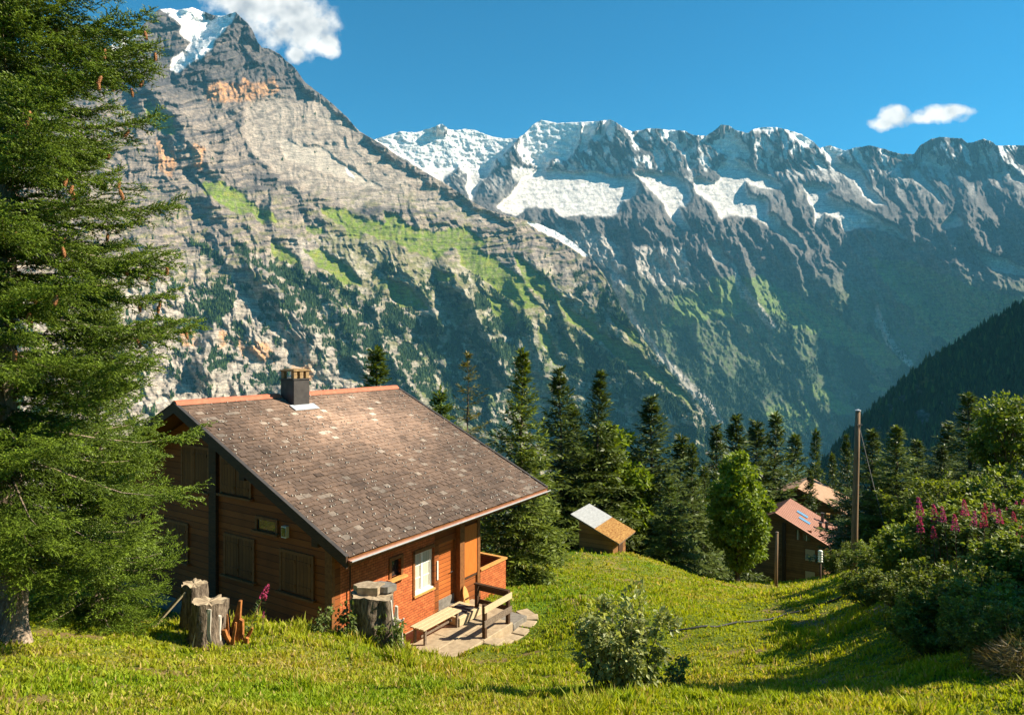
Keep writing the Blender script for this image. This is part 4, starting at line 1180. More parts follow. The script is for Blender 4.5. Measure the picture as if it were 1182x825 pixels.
# gable windows, all shuttered
def gable_window(y0, y1, z0, z1, small=False, glass=False):
    w = MB()
    w.bb(-0.055, -0.002, y0 - 0.08, y0, z0 - 0.05, z1 + 0.08); w.bb(-0.055, -0.002, y1, y1 + 0.08, z0 - 0.05, z1 + 0.08); w.bb(-0.055, -0.002, y0, y1, z1, z1 + 0.08)
    win = w.build("window", MAT["brown_wood"], CH)
    s = MB(); s.bb(-0.13, -0.002, y0 - 0.16, y1 + 0.16, z0 - 0.10, z0 - 0.045); s.build("sill", MAT["brown_wood"], win)
    if glass:
        g = MB(); g.bb(-0.012, -0.002, y0, y1, z0, z1); g.build("pane", MAT["glass"], win)
        return
    mid = (y0 + y1) / 2
    for a, b in ((y0, mid - 0.012), (mid + 0.012, y1)):
        p = MB(); p.bb(-0.045, -0.004, a, b, z0, z1)
        p.bb(-0.062, -0.045, a + 0.03, b - 0.03, z0 + 0.14, z0 + 0.22); p.bb(-0.062, -0.045, a + 0.03, b - 0.03, z1 - 0.22, z1 - 0.14)
        p.build("shutter", MAT["dark_shutter"], win)
gable_window(0.82, 2.00, 1.62, 2.62)
gable_window(3.22, 4.44, 1.62, 2.68)
gable_window(6.36, 7.54, 1.62, 2.68)
gable_window(8.9, 10.1, 1.62, 2.68)
gable_window(5.30, 6.55, 3.86, 5.06)
gable_window(3.36, 4.60, 3.92, 4.88)
gable_window(2.24, 3.02, 3.10, 3.36, glass=True)
mb = MB(); mb.bb(-0.10, -0.002, 1.74, 1.94, 3.02, 3.32); l_ = mb.build("wall_lamp", MAT["white"], CH)
mb = MB(); mb.bb(-0.115, -0.10, 1.765, 1.915, 3.05, 3.29); mb.build("lamp_glass", MAT["glass"], l_)

# front windows and door
win = empty("window", (0, 0, 0)); win.parent = CH
mb = MB()
X0, X1, Z0, Z1 = 3.06, 3.90, 0.88, 2.06
for a in ((X0 - 0.04, X0 + 0.05), (X1 - 0.05, X1 + 0.05), ((X0 + X1) / 2 - 0.045, (X0 + X1) / 2 + 0.045)): mb.bb(a[0], a[1], 0.10, 0.16, Z0, Z1)
mb.bb(X0, X1, 0.10, 0.16, Z0, Z0 + 0.07); mb.bb(X0, X1, 0.10, 0.16, Z1 - 0.06, Z1)
for zz in (Z0 + 0.42, Z0 + 0.79): mb.bb(X0 + 0.05, X1 - 0.05, 0.115, 0.145, zz - 0.018, zz + 0.018)
mb.build("frame", MAT["white"], win)
mb = MB(); mb.bb(X0 + 0.05, X1 - 0.05, 0.135, 0.142, Z0 + 0.07, Z1 - 0.06); mb.build("pane", MAT["glass"], win)
mb = MB(); mb.bb(X0 + 0.05, X0 + 0.36, 0.126, 0.130, Z0 + 0.07, Z1 - 0.06); mb.bb(X1 - 0.36, X1 - 0.05, 0.126, 0.130, Z0 + 0.07, Z1 - 0.06); mb.build("curtain", MAT["curtain"], win)
mb = MB(); mb.bb(X0 - 0.08, X1 + 0.02, -0.07, 0.10, Z0 - 0.05, Z0); mb.build("sill", MAT["sill_wood"], win)
mb = MB(); mb.bb(X0 - 0.02, X1 - 0.03, -0.02, 0.10, Z0 + 0.001, Z0 + 0.045); mb.build("sill_board", MAT["white"], win)
mb = MB(); mb.bb(X0 - 0.10, X0 - 0.02, -0.03, -0.002, Z0 - 0.05, Z1 + 0.10); mb.bb(X0 - 0.10, X1 + 0.04, -0.03, -0.002, Z1 + 0.02, Z1 + 0.12); mb.build("surround", MAT["brown_wood"], win)
win = empty("window", (0, 0, 0)); win.parent = CH
mb = MB(); mb.bb(2.02, 2.47, 0.10, 0.14, 1.66, 2.18); mb.build("pane", MAT["glass"], win)
mb = MB(); mb.bb(1.96, 2.05, -0.035, -0.002, 1.66, 2.24); mb.bb(2.44, 2.53, -0.035, -0.002, 1.66, 2.24); mb.bb(2.05, 2.44, -0.035, -0.002, 2.15, 2.24); mb.build("frame", MAT["brown_wood"], win)
mb = MB(); mb.bb(1.90, 2.58, -0.16, 0.08, 1.60, 1.66); mb.build("sill", MAT["sill_wood"], win)
door = empty("door", (0, 0, 0)); door.parent = CH
mb = MB(); mb.bb(4.18, 4.98, 0.08, 0.13, 0.13, 2.08); mb.build("door_leaf", MAT["door"], door)
mb = MB(); mb.bb(4.14, 4.18, 0.02, 0.19, 0.10, 2.12); mb.bb(4.98, 5.02, 0.02, 0.19, 0.10, 2.12); mb.bb(4.18, 4.98, 0.02, 0.19, 2.08, 2.12); mb.build("frame", MAT["brown_wood"], door)
mb = MB(); mb.bb(4.10, 5.06, -0.06, 0.19, 0.0, 0.10); mb.build("threshold", MAT["concrete"], door)
mb = MB(); mb.tube([(4.88, 0.075, 1.08), (4.88, 0.03, 1.08), (4.76, 0.03, 1.08)], 0.012, 6); mb.build("handle", MAT["sheet"], door)
mb = MB(); mb.bb(4.05, 4.10, -0.03, -0.002, 1.05, 1.62); mb.build("thermometer", MAT["white"], CH)
mb = MB(); mb.bb(5.02, 5.26, -0.16, -0.002, 0.0, zt - 0.02); mb.build("door_jamb_board", MAT["brown_wood"], CH)
mb = MB(); mb.bb(5.36, 6.08, -0.05, -0.002, 0.74, 2.36); sh = mb.build("shutter", MAT["shutter"], CH, bevel=0.008)
mb = MB(); mb.bb(5.30, 6.16, -0.03, -0.002, 0.66, 0.73); mb.bb(5.30, 5.355, -0.03, -0.002, 0.74, 2.42); mb.build("shutter_rail", MAT["dark_wood"], sh)
mb = MB(); mb.bb(6.10, LW + 0.05, -0.06, -0.002, -0.1, zt - 0.02); mb.build("wall_post", MAT["brown_wood"], CH)

# terrace parapet beyond the far corner
par = empty("terrace", (0, 0, 0)); par.parent = CH
mb = MB(); mb.bb(LW + 0.06, 7.78, -0.06, 0.0, -0.30, 0.72); mb.bb(7.72, 7.78, 0.0, 2.6, -0.30, 0.72); mb.build("parapet", MAT["shingle"], par)
mb = MB(); mb.bb(LW + 0.06, 7.82, -0.10, 0.04, 0.72, 0.78); mb.bb(7.68, 7.82, 0.04, 2.6, 0.72, 0.78); mb.build("coping", MAT["sill_wood"], par)
mb = MB(); mb.bb(LW + 0.01, 7.70, 0.002, 2.6, -0.25, -0.12); mb.build("terrace_floor", MAT["grey_wood"], par)
for (x, y) in ((7.70, 0.03), (7.70, 2.5)):
    mb = MB(); mb.bb(x - 0.07, x + 0.07, y - 0.07, y + 0.07, -1.4, -0.302); mb.build("support_post", MAT["dark_wood"], par)

def to_world(t, out, z=0.0):
    return CH.matrix_basis @ Vector((t, -out, z))
CHM_ = Matrix.Translation(Vector((-4.47, 17.24, ZB))) @ Matrix.Rotation(R(57.3), 4, 'Z')
def cw(t, out, z=0.0):
    return CHM_ @ Vector((t, -out, z))
def chal_local(x, y):
    a = R(57.3); dx = x + 4.47; dy = y - 17.24
    t = dx * math.cos(a) + dy * math.sin(a); yy = -dx * math.sin(a) + dy * math.cos(a)
    return t, -yy
def in_house(x, y):
    t, o = chal_local(x, y)
    return ((t > -0.05) & (t < 6.25) & (o < 0.02) & (o > -11.7)) | ((t > 1.55) & (t < 5.9) & (o > -0.05) & (o < 2.25))
NO_GRASS.append(in_house)

# patio, step with mat, bench, railing: things of their own in front of the door
AZ = R(57.3)
pat = empty("patio", cw(0, 0, 0), AZ, "pale stone slab patio in front of the chalet door", "patio")
mb = MB()
for k, (a, b, c, d) in enumerate(((1.6, 3.0, 0.05, 1.5), (3.02, 4.4, 0.05, 1.5), (4.42, 5.8, 0.05, 1.5), (1.7, 3.4, 1.52, 2.2), (3.42, 4.9, 1.52, 2.2))):
    mb.bb(a, b, -d, -c, -0.55, -0.02 - 0.012 * (k % 3))
mb.build("slab", MAT["slab"], pat, bevel=0.015)
mb = MB(); mb.bb(4.92, 5.7, -2.2, -1.52, -0.5, -0.10); mb.build("low_slab", MAT["concrete"], pat, bevel=0.015)

stp = empty("door_step", cw(4.3, 0.68, -0.02), AZ, "square pale wooden step below the door with a black mat on top", "step")
mb = MB(); mb.bb(-0.55, 0.55, -0.42, 0.42, 0, 0.24); mb.build("step_block", MAT["pale_wood"], stp, bevel=0.012)
mat_o = empty("door_mat", cw(4.25, 0.70, 0.222), AZ, "black rubber mat lying on the step below the chalet door", "door mat")
mb = MB(); mb.bb(-0.36, 0.36, -0.26, 0.26, 0, 0.016); mb.build("mat_pad", MAT["rubber"], mat_o, bevel=0.005)
mb = MB(); mb.bb(-0.39, 0.39, -0.29, -0.262, 0, 0.02); mb.bb(-0.39, 0.39, 0.262, 0.29, 0, 0.02); mb.bb(-0.39, -0.362, -0.262, 0.262, 0, 0.02); mb.bb(0.362, 0.39, -0.262, 0.262, 0, 0.02); mb.build("mat_rim", MAT["rubber"], mat_o)

ben = empty("wooden_bench", cw(3.0, 0.85, -0.02), AZ, "pale slatted wooden bench under the white framed window", "bench")
for y in (-0.17, 0.0, 0.17):
    mb = MB(); mb.bb(-0.85, 0.85, y - 0.075, y + 0.075, 0.42, 0.46); mb.build("seat_slat", MAT["pale_wood"], ben, bevel=0.006)
for sx in (-1, 1):
    mb = MB(); mb.bb(sx * 0.72 - 0.03, sx * 0.72 + 0.03, -0.22, 0.22, 0.36, 0.418); mb.build("crossbar", MAT["grey_wood"], ben)
    for sy in (-1, 1):
        mb = MB(); mb.bb(sx * 0.72 - 0.035, sx * 0.72 + 0.035, sy * 0.18 - 0.03, sy * 0.18 + 0.03, 0, 0.358); mb.build("leg", MAT["grey_wood"], ben)
mb = MB(); mb.bb(-0.68, 0.68, -0.02, 0.02, 0.14, 0.20); mb.build("stretcher", MAT["grey_wood"], ben)

ral = empty("railing", cw(0, 0, -0.02), AZ, "dark weathered L-shaped wooden railing at the edge of the patio", "railing")
P2, P3, P4 = (3.55, 2.12), (4.75, 2.12), (4.75, 1.0)
for (t, o) in (P2, P3, P4):
    mb = MB(); mb.bb(t - 0.05, t + 0.05, -o - 0.05, -o + 0.05, -0.3, 0.92); mb.build("post", MAT["dark_wood"], ral)
for z in (0.40, 0.80):
    mb = MB(); mb.bb(3.45, 4.85, -2.20, -2.172, z - 0.09, z + 0.09); mb.build("pale_board", MAT["grey_wood"] if z < 0.5 else MAT["pale_wood"], ral)
    mb = MB(); mb.bb(4.802, 4.83, -2.16, -0.92, z - 0.07, z + 0.07); mb.build("side_rail", MAT["dark_wood"], ral)
mb = MB(); mb.bb(4.69, 4.81, -2.16, -0.92, 0.92, 0.96); mb.build("handrail", MAT["dark_wood"], ral)

brd = empty("leaning_board", cw(5.15, 0.28, -0.02), AZ, "yellow rounded wooden board leaning beside the chalet door", "board")
mb = MB()
prof = [(0.13 * math.sin(math.pi * min(1, max(0.12, k / 10))) ** 0.6, 0.62 * k / 10) for k in range(11)]
poly = [(w, -0.10 + 0.16 * z / 0.62, z) for w, z in prof] + [(-w, -0.10 + 0.16 * z / 0.62, z) for w, z in reversed(prof)]
mb.prism(poly, (0, 0.03, 0)); mb.build("board_face", MAT["sill_wood"], brd)
mb = MB(); mb.bb(-0.08, 0.08, -0.075, -0.05, 0.22, 0.26); mb.build("board_strap", MAT["dark_wood"], brd)

# stepping path: each slab a stone of its own
pth = [(570, 742), (582, 741), (593, 737), (602, 730), (609, 722), (613, 714), (606, 709)]
pth = [(px, py, float(ground_at(px, py).y)) for px, py in pth]
for k, (px, py, d) in enumerate(pth):
    p = on_ground(px, d)
    nx = pth[min(k + 1, len(pth) - 1)]; pv = pth[max(k - 1, 0)]
    q1 = on_ground(nx[0], nx[2]); q0 = on_ground(pv[0], pv[2])
    an = math.atan2(q1.y - q0.y, q1.x - q0.x)
    mb = MB(); L_ = 0.5 + 0.06 * math.sin(k * 2.1)
    mb.prism([(-L_ / 2, -0.21, -0.09), (L_ / 2, -0.23, -0.09), (L_ / 2 - 0.02, 0.22, -0.09), (-L_ / 2 + 0.01, 0.20, -0.09)], (0, 0, 0.15))
    o = mb.build("paving_slab", MAT["slab"], None, bevel=0.012)
    o.location = p; o.rotation_euler = (0, 0.03, an)
    tag(o, "pale stone slab in the curved garden path beyond the railing", "paving slab", "paving slabs of the curved garden path")
    NO_GRASS.append(lambda x, y, c=(p.x, p.y): np.hypot(x - c[0], y - c[1]) < 0.27)
# ------------------------------------------------------------------ trees
def bark_mat(name, c1, c2):
    return noisy_mat(name, c1, c2, 7, 0.9, 0.9, 0.04, (3, 3, 0.8), 0.1)
MAT["bark"] = bark_mat("spruce_bark", (0.14, 0.10, 0.07), (0.44, 0.34, 0.25))
MAT["bark_dark"] = bark_mat("dark_bark", (0.05, 0.035, 0.025), (0.16, 0.12, 0.09))
MAT["needle"] = leaf_mat("spruce_needles", 0.22, 0.5, 0.25)
MAT["leaf"] = leaf_mat("broad_leaves", 0.40, 0.5, 0.3)

def sprays(base, d, up, length, width, col, taper=0.25):
    """flat pointed leaf/needle sprays: base points, unit direction, side vector, sizes and colours (all arrays)"""
    side = np.cross(d, up); side /= np.linalg.norm(side, axis=1, keepdims=True) + 1e-9
    L = length[:, None]; W = width[:, None]
    a = base; b = base + d * L * 0.45 + side * W; c = base + d * L; e = base + d * L * 0.45 - side * W
    v = np.stack([a, b, c, e], 1)
    return v.reshape(-1, 3), np.repeat(col, 4, 0)

def unit(v): return v / (np.linalg.norm(v, axis=-1, keepdims=True) + 1e-9)

def spruce_crown(H, Rmax, z0, seed, whorl=0.35, per=6, twig=0.30, spread=1.0, droop=0.28, shape=0.85, ragged=0.25, col=(0.040, 0.075, 0.016), tip=(0.085, 0.130, 0.022), fine=False, zmax=None, tw=0.055):
    """needle sprays on drooping branches; returns verts, faces, colours, and branch axes for wood"""
    r = np.random.default_rng(seed)
    V = []; C = []; wood = []
    z = z0
    while z < H - 0.15:
        f = (z - z0) / (H - z0)
        rad = Rmax * (1 - f) ** shape * (0.55 + 0.45 * min(1, f / 0.10 + 0.35))
        nb = max(3, int(round(per * (0.55 + 0.45 * (1 - f)))))
        a0 = r.uniform(0, 6.28)
        for k in range(nb):
            if zmax is not None and z > zmax and k % 2: continue
            L = max(0.12, rad * r.uniform(1 - ragged, 1 + ragged * 0.5))
            if r.random() < 0.06: L *= 0.55
            a = a0 + 6.283 * k / nb + r.normal(0, 0.22)
            el = lerp(-0.20, 0.65, f) + r.normal(0, 0.08)
            zz = z + r.uniform(-0.5, 0.5) * whorl
            n = max(4, int(L / 0.16)) if not fine else max(6, int(L / 0.10))
            s = np.linspace(0.08, 1, n)
            hor = L * s * math.cos(el)
            ver = L * s * math.sin(el) - droop * L * (s ** 2) * (1 - f) + (0.26 if fine else 0.16) * L * s ** 4 * (1 - 0.4 * f)
            ax = np.stack([hor * math.cos(a), hor * math.sin(a), zz + ver], -1)
            wood.append(ax)
            tang = unit(np.gradient(ax, axis=0))
            upv = np.tile(np.array([0, 0, 1.0]), (n, 1))
            sd = unit(np.cross(tang, upv))
            # side branchlets, longest near the middle of the branch
            for sg in (-1, 1):
                bl = (0.10 + 0.36 * L * np.sin(np.clip(s, 0, 1) * 2.6) * (1 - 0.35 * s)) * r.uniform(0.55, 1.15, n) * spread
                bl = np.minimum(bl, 0.62 if fine else 0.95)
                bd = unit(tang * 0.75 + sd * sg * r.uniform(0.55, 1.0, (n, 1)) + upv * r.normal(0.06 if fine else -0.12, 0.20, (n, 1)))
                m = np.maximum(1, (bl / (twig * 0.42)).astype(int))
                for q in range(m.max()):
                    ok = m > q
                    fr = ((q + r.uniform(0, .5, ok.sum())) / m[ok])
                    p = ax[ok] + bd[ok] * (bl[ok] * fr)[:, None]
                    p[:, 2] -= 0.22 * bl[ok] * fr ** 2
                    for s2 in ((-1, 1) if fine else (-1, 1)):
                        d = unit(bd[ok] * 0.8 + np.cross(bd[ok], upv[ok]) * s2 * r.uniform(0.25, 0.8, (ok.sum(), 1)) + upv[ok] * r.normal(-0.08, 0.28, (ok.sum(), 1)))
                        ln = twig * r.uniform(0.6, 1.2, ok.sum())
                        t = np.clip(fr * 0.45 + 0.4 * s[ok] + r.normal(0, 0.18, ok.sum()), 0, 1)[:, None]
                        cc = (np.array(col) * (1 - t) + np.array(tip) * t) * r.uniform(0.7, 1.3, (ok.sum(), 1))
                        V.append((p, d, ln, cc))
            # leader of the branch
            d = unit(tang + r.normal(0, 0.15, (n, 3)))
            t = s[:, None]
            V.append((ax, d, np.full(n, twig) * r.uniform(.7, 1.1, n), (np.array(col) * (1 - t) + np.array(tip) * t) * r.uniform(0.75, 1.25, (n, 1))))
        z += whorl * (1 - 0.35 * f) * r.uniform(0.8, 1.2)
    # top leader
    k = 8
    tz = np.linspace(H - 0.5, H, k)
    ax = np.stack([np.zeros(k), np.zeros(k), tz], -1)
    for j in range(3):
        d = unit(np.stack([r.normal(0, .5, k), r.normal(0, .5, k), np.full(k, 0.8)], -1))
        V.append((ax, d, np.full(k, twig * 0.8), np.tile(np.array(tip), (k, 1))))
    p = np.concatenate([v[0] for v in V]); d = np.concatenate([v[1] for v in V]); ln = np.concatenate([v[2] for v in V]); cc = np.concatenate([v[3] for v in V])
    return p, d, ln, cc, wood

def needles_mesh(name, p, d, ln, cc, seed, mode, tw=0.055, per=7):
    r = np.random.default_rng(seed)
    n = len(p)
    if mode == "spray":
        up = unit(np.stack([r.normal(0, .55, n), r.normal(0, .55, n), np.ones(n)], -1))
        v, c = sprays(p, d, up, ln, np.full(n, tw) * r.uniform(.7, 1.2, n), cc)
        f = np.arange(n)[:, None] * 4 + np.arange(4)[None]
        return np_mesh(name, v, f, False, c)
    # real needles: PER narrow blades up each twig, all round it
    s1 = unit(np.cross(d, np.array([0.13, 0.21, 1.0]))); s2 = np.cross(d, s1)
    Vv = []; Cc = []
    for j in range(per):
        ph = j * 2.4 + r.uniform(0, 0.8, n)
        t = (j + r.uniform(0, .7, n)) / per
        rad = s1 * np.cos(ph)[:, None] + s2 * np.sin(ph)[:, None] * 0.8
        b = p + d * (ln * t)[:, None]
        nd = unit(rad * 0.8 + d * 0.75)
        nl = 0.040 * r.uniform(.7, 1.2, n)
        w = np.cross(nd, rad); w = unit(w + 1e-6) * 0.0085
        tipp = b + nd * nl[:, None]
        Vv.append(np.stack([b - w, b + w, tipp], 1))
        Cc.append(np.repeat((cc * r.uniform(.75, 1.25, (n, 1)))[:, None], 3, 1))
    # the twig itself as a slim blade so that it is never bare
    w = s1 * 0.009
    Vv.append(np.stack([p - w, p + w, p + d * ln[:, None]], 1)); Cc.append(np.repeat((cc * 0.8)[:, None], 3, 1))
    v = np.concatenate(Vv).reshape(-1, 3); c = np.concatenate(Cc).reshape(-1, 3)
    f = np.arange(len(v) // 3)[:, None] * 3 + np.arange(3)[None]
    return np_mesh(name, v, f, False, c)

def trunk_mesh(name, H, r0, k=10, seed=1, root=0.4, lean=(0, 0), wood=None, wr=0.02, below=0.5, knots=0.05):
    r = random.Random(seed)
    mb = MB()
    n = 16
    pts = []; rr = []
    for i in range(n):
        f = i / (n - 1)
        z = -below + (H + below) * f
        zz = max(0, z)
        pts.append((lean[0] * f * f + r.uniform(-.3, .3) * r0 * f, lean[1] * f * f + r.uniform(-.3, .3) * r0 * f, z))
        rr.append(r0 * (1 - 0.96 * zz / H) + root * r0 * math.exp(-zz / (1.2 * r0 + 0.1)) * (1 + .15 * r.random()))
    mb.tube(pts, rr, k)
    if wood is not None:
        for ax in wood:
            L = np.linalg.norm(ax[-1] - ax[0])
            m = len(ax); idx = np.unique(np.linspace(0, int((m - 1) * 0.92), 5).astype(int))
            q = [ax[i] for i in idx]; q[0] = np.array([q[0][0] * 0.1, q[0][1] * 0.1, q[0][2]])
            mb.tube(q, [wr * (0.4 + 0.55 * L) * (1 - 0.85 * i / max(1, len(idx) - 1)) for i in range(len(idx))], 4, False)
    f = []
    if mb.q: f.append(np.array(mb.q))
    if mb.t: f.append(np.array(mb.t))
    return np_mesh(name, np.array(mb.v), f, True)

class TreeKind:
    def __init__(self, name, trunk, crown, mat_t, mat_c):
        self.name = name; self.tm = trunk; self.cm = crown
        trunk.materials.append(mat_t); crown.materials.append(mat_c)
    def place(self, loc, scale, rz, label, cat, group=None, tall=1.0):
        e = empty(self.name, loc, rz, label, cat, group)
        e.scale = (scale, scale, scale * tall)
        for nm, me in (("trunk", self.tm), ("crown", self.cm)):
            o = bpy.data.objects.new(nm, me); COL.objects.link(o); o.parent = e
        return e

def make_spruce_kind(H, Rm, z0, seed, r0=0.16, mode="spray", mat="needle", bark="bark_dark", **kw):
    p, d, ln, cc, wood = spruce_crown(H, Rm, z0, seed, fine=(mode == "fine"), **kw)
    cm = needles_mesh("crown", p, d, ln, cc, seed, mode, kw.get("tw", 0.055))
    tm = trunk_mesh("trunk", H * 0.97, r0, 10, seed, wood=wood if mode == "fine" else wood[::2], wr=0.017)
    return TreeKind("spruce_tree", tm, cm, MAT[bark], MAT[mat])

def broadleaf(name, H, W, trunk_h, seed, nleaf, leaf, col, tip, r0=0.15, lobes=26, mat="leaf", squash=1.0, kind="leaf_tree", open_=0.0):
    """limbs ending in leaf clumps spread through an uneven crown"""
    r = np.random.default_rng(seed)
    cz = (H + trunk_h) / 2; hz = (H - trunk_h) / 2
    cl = []
    for i in range(lobes):
        while True:
            q = r.uniform(-1, 1, 3)
            rr = np.linalg.norm(q)
            if 0.35 < rr < 1: break
        q = q / rr * rr ** 0.45
        a_ = math.atan2(q[1], q[0])
        q = q * (0.80 + 0.22 * math.sin(2 * a_ + seed) + 0.14 * math.sin(3 * a_ + 5 * q[2] + seed) + r.uniform(-0.10, 0.16))
        wz = 1.0 - 0.38 * max(0, q[2])
        cl.append((np.array([q[0] * W * 0.76 * wz, q[1] * W * 0.76 * wz, cz + q[2] * hz * 0.84]), W * r.uniform(0.13, 0.34)))
    V = []; D = []; Nn = []; Cc = []
    per = nleaf // lobes
    for c, s in cl:
        q = unit(r.normal(0, 1, (per, 3)))
        rad = s * r.uniform(0.25, 1, per) ** 0.5
        keepn = fbm(q[:, 0] * 1.9 + c[0] * 3, q[:, 2] * 1.9 + q[:, 1] * 1.3, seed + 9, 2) > -0.25 + open_
        p = c + q * rad[:, None] * np.array([1.0, 1.0, 0.72])
        p = p[keepn]; q = q[keepn]
        m = len(p)
        dd = unit(q * 0.7 + r.normal(0, .55, (m, 3)) + np.array([0, 0, -0.25]))
        t = np.clip((p[:, 2] - trunk_h) / (H - trunk_h) * 0.5 + r.normal(0.2, 0.25, m), 0, 1)[:, None]
        V.append(p); D.append(dd); Nn.append(unit(q + r.normal(0, .5, (m, 3)) + np.array([0, 0, .5])))
        Cc.append((np.array(col) * (1 - t) + np.array(tip) * t) * r.uniform(.7, 1.3, (m, 1)))
    p = np.concatenate(V); d = np.concatenate(D); up = np.concatenate(Nn); cc = np.concatenate(Cc); n = len(p)
    v, c = sprays(p, d, up, leaf * r.uniform(.6, 1.2, n), leaf * 0.30 * r.uniform(.7, 1.2, n), cc)
    cm = np_mesh("crown", v, np.arange(n)[:, None] * 4 + np.arange(4)[None], False, c)
    mb = MB(); rnd = random.Random(seed)
    mb.tube([(0, 0, -0.5), (0, 0, 0), (0.02 * H, 0, trunk_h), (0, 0.02 * H, cz), (0, 0, H * 0.85)], [r0 * 1.5, r0 * 1.15, r0 * .9, r0 * .5, r0 * .1], 9)
    for c, s in cl:
        z = max(trunk_h * 0.7, c[2] - 0.9 * abs(c[0]) - 0.5 * hz)
        mid = (c[0] * .5, c[1] * .5, (z + c[2]) / 2 - 0.03 * H)
        mb.tube([(0, 0, z), mid, tuple(c)], [r0 * .38, r0 * .24, r0 * .08], 5, False)
    tm = np_mesh("trunk", np.array(mb.v), [np.array(mb.q), np.array(mb.t)], True)
    return TreeKind(kind, tm, cm, MAT["bark_dark"], MAT[mat])

# --- the big spruce at the left edge, close by: real needles on every twig
def big_spruce():
    H, Rm = 17.5, 2.45
    p, d, ln, cc, wood = spruce_crown(H, Rm, 1.5, 21, whorl=0.33, per=10, twig=0.14, droop=0.24, shape=0.55, ragged=0.40, fine=True, zmax=10.8, spread=1.0, col=(0.056, 0.095, 0.012), tip=(0.160, 0.225, 0.018))
    cm = needles_mesh("crown", p, d, ln, cc, 21, "fine", per=7)
    tm = trunk_mesh("trunk", H * .97, 0.25, 16, 21, 0.75, wood=wood, wr=0.016)
    base = on_ground(8, 10.4)
    e = empty("spruce_tree", base, 0.3, "tall near spruce with brown cones at the left edge, before the timber chalet", "tree")
    t = link_mesh("trunk", tm, MAT["bark"], e); c = link_mesh("crown", cm, MAT["needle"], e)
    # cones
    mb = MB()
    prof = [(0, 0.006), (-0.02, 0.017), (-0.06, 0.021), (-0.10, 0.015), (-0.125, 0.003)]
    mb.tube([(0, 0, z) for z, _ in prof], [q for _, q in prof], 7)
    for k in range(40):
        z = -0.012 - 0.1 * k / 40; a = k * 2.4; rr = 0.018
        mb.add([(math.cos(a - .5) * rr, math.sin(a - .5) * rr, z), (math.cos(a + .5) * rr, math.sin(a + .5) * rr, z), (math.cos(a) * rr * 1.5, math.sin(a) * rr * 1.5, z - 0.014)], [], [(0, 1, 2)])
    mcone = noisy_mat("cone_scales", (0.22, 0.085, 0.03), (0.40, 0.17, 0.06), 60, 0.7, 0.3, 0.003)
    first = mb.build("cone", mcone, e)
    r = random.Random(4)
    ends = [w[int(len(w) * q)] for w in wood for q in (0.75, 0.9, 0.98) if w[-1][2] > 4.5 and w[-1][2] < 10.6 and w[-1][1] < 1.2 and w[-1][0] > -0.8]
    r.shuffle(ends)
    for i, q in enumerate(ends[:70]):
        o = first if i == 0 else first.copy()
        if i: COL.objects.link(o); o.parent = e
        o.location = (q[0] + r.uniform(-.1, .1), q[1] + r.uniform(-.1, .1), q[2] - 0.05 - r.uniform(0, .1))
        o.rotation_euler = (r.uniform(-.35, .35), r.uniform(-.35, .35), r.uniform(0, 6))
        o.scale = (1.25,) * 3
    print("big spruce twigs", len(p))
big_spruce()

def side_spruce():
    p, d, ln, cc, wood = spruce_crown(6.6, 1.45, 0.25, 33, whorl=0.28, per=10, twig=0.14, droop=0.20, shape=0.60, ragged=0.35, fine=True, spread=1.0, col=(0.056, 0.098, 0.012), tip=(0.160, 0.230, 0.018))
    cm = needles_mesh("crown", p, d, ln, cc, 33, "fine", per=6)
    tm = trunk_mesh("trunk", 6.4, 0.12, 12, 33, 0.5, wood=wood, wr=0.016)
    base = on_ground(112, 12.9)
    e = empty("spruce_tree", base, 1.0, "bushy young spruce clothed to the grass beside the chalet gable", "tree")
    link_mesh("trunk", tm, MAT["bark"], e); link_mesh("crown", cm, MAT["needle"], e)
side_spruce()

# --- kinds for the middle distance (unit: metres, scaled per tree)
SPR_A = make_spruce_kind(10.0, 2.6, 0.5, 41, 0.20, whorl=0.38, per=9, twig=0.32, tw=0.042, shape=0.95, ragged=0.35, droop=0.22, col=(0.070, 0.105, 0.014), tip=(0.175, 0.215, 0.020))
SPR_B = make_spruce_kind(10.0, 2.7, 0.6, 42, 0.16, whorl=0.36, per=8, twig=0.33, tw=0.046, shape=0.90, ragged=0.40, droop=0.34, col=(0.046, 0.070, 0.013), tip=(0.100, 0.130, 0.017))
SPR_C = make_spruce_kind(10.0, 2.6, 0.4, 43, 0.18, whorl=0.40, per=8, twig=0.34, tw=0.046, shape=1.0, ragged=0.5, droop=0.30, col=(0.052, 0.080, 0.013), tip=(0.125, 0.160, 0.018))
SPR_L = make_spruce_kind(10.0, 2.1, 1.0, 44, 0.13, whorl=0.52, per=5, twig=0.24, tw=0.030, shape=0.80, ragged=0.5, droop=0.2, spread=0.8, col=(0.085, 0.085, 0.020), tip=(0.16, 0.14, 0.030))
SPR_Y = make_spruce_kind(6.0, 1.75, 0.2, 45, 0.10, whorl=0.26, per=8, twig=0.20, tw=0.032, shape=0.85, ragged=0.35, col=(0.065, 0.105, 0.016), tip=(0.150, 0.200, 0.022))
LEAF_A = broadleaf("maple", 10.0, 3.2, 0.6, 51, 30000, 0.33, (0.095, 0.160, 0.012), (0.250, 0.320, 0.022), 0.20, 78, open_=0.16)
LEAF_B = broadleaf("maple", 8.0, 2.5, 1.0, 52, 14000, 0.25, (0.075, 0.120, 0.014), (0.190, 0.240, 0.026), 0.13, 46, open_=0.2)

def tree(kind, px, base_d, top_y, label, cat="tree", group=None, rz=0.0, hk=10.0, tall=1.0, wide=None):
    """stand a tree at a column and distance; its height reaches the given photograph row"""
    b = on_ground(px, base_d)
    top = -(top_y - CY) / F * base_d
    H = max(1.5, top - b.z)
    s = H / hk
    if wide is not None:
        t = s / wide; s = wide
    else: t = 1.0
    return kind.place(b, s, rz, label, cat, group, t)

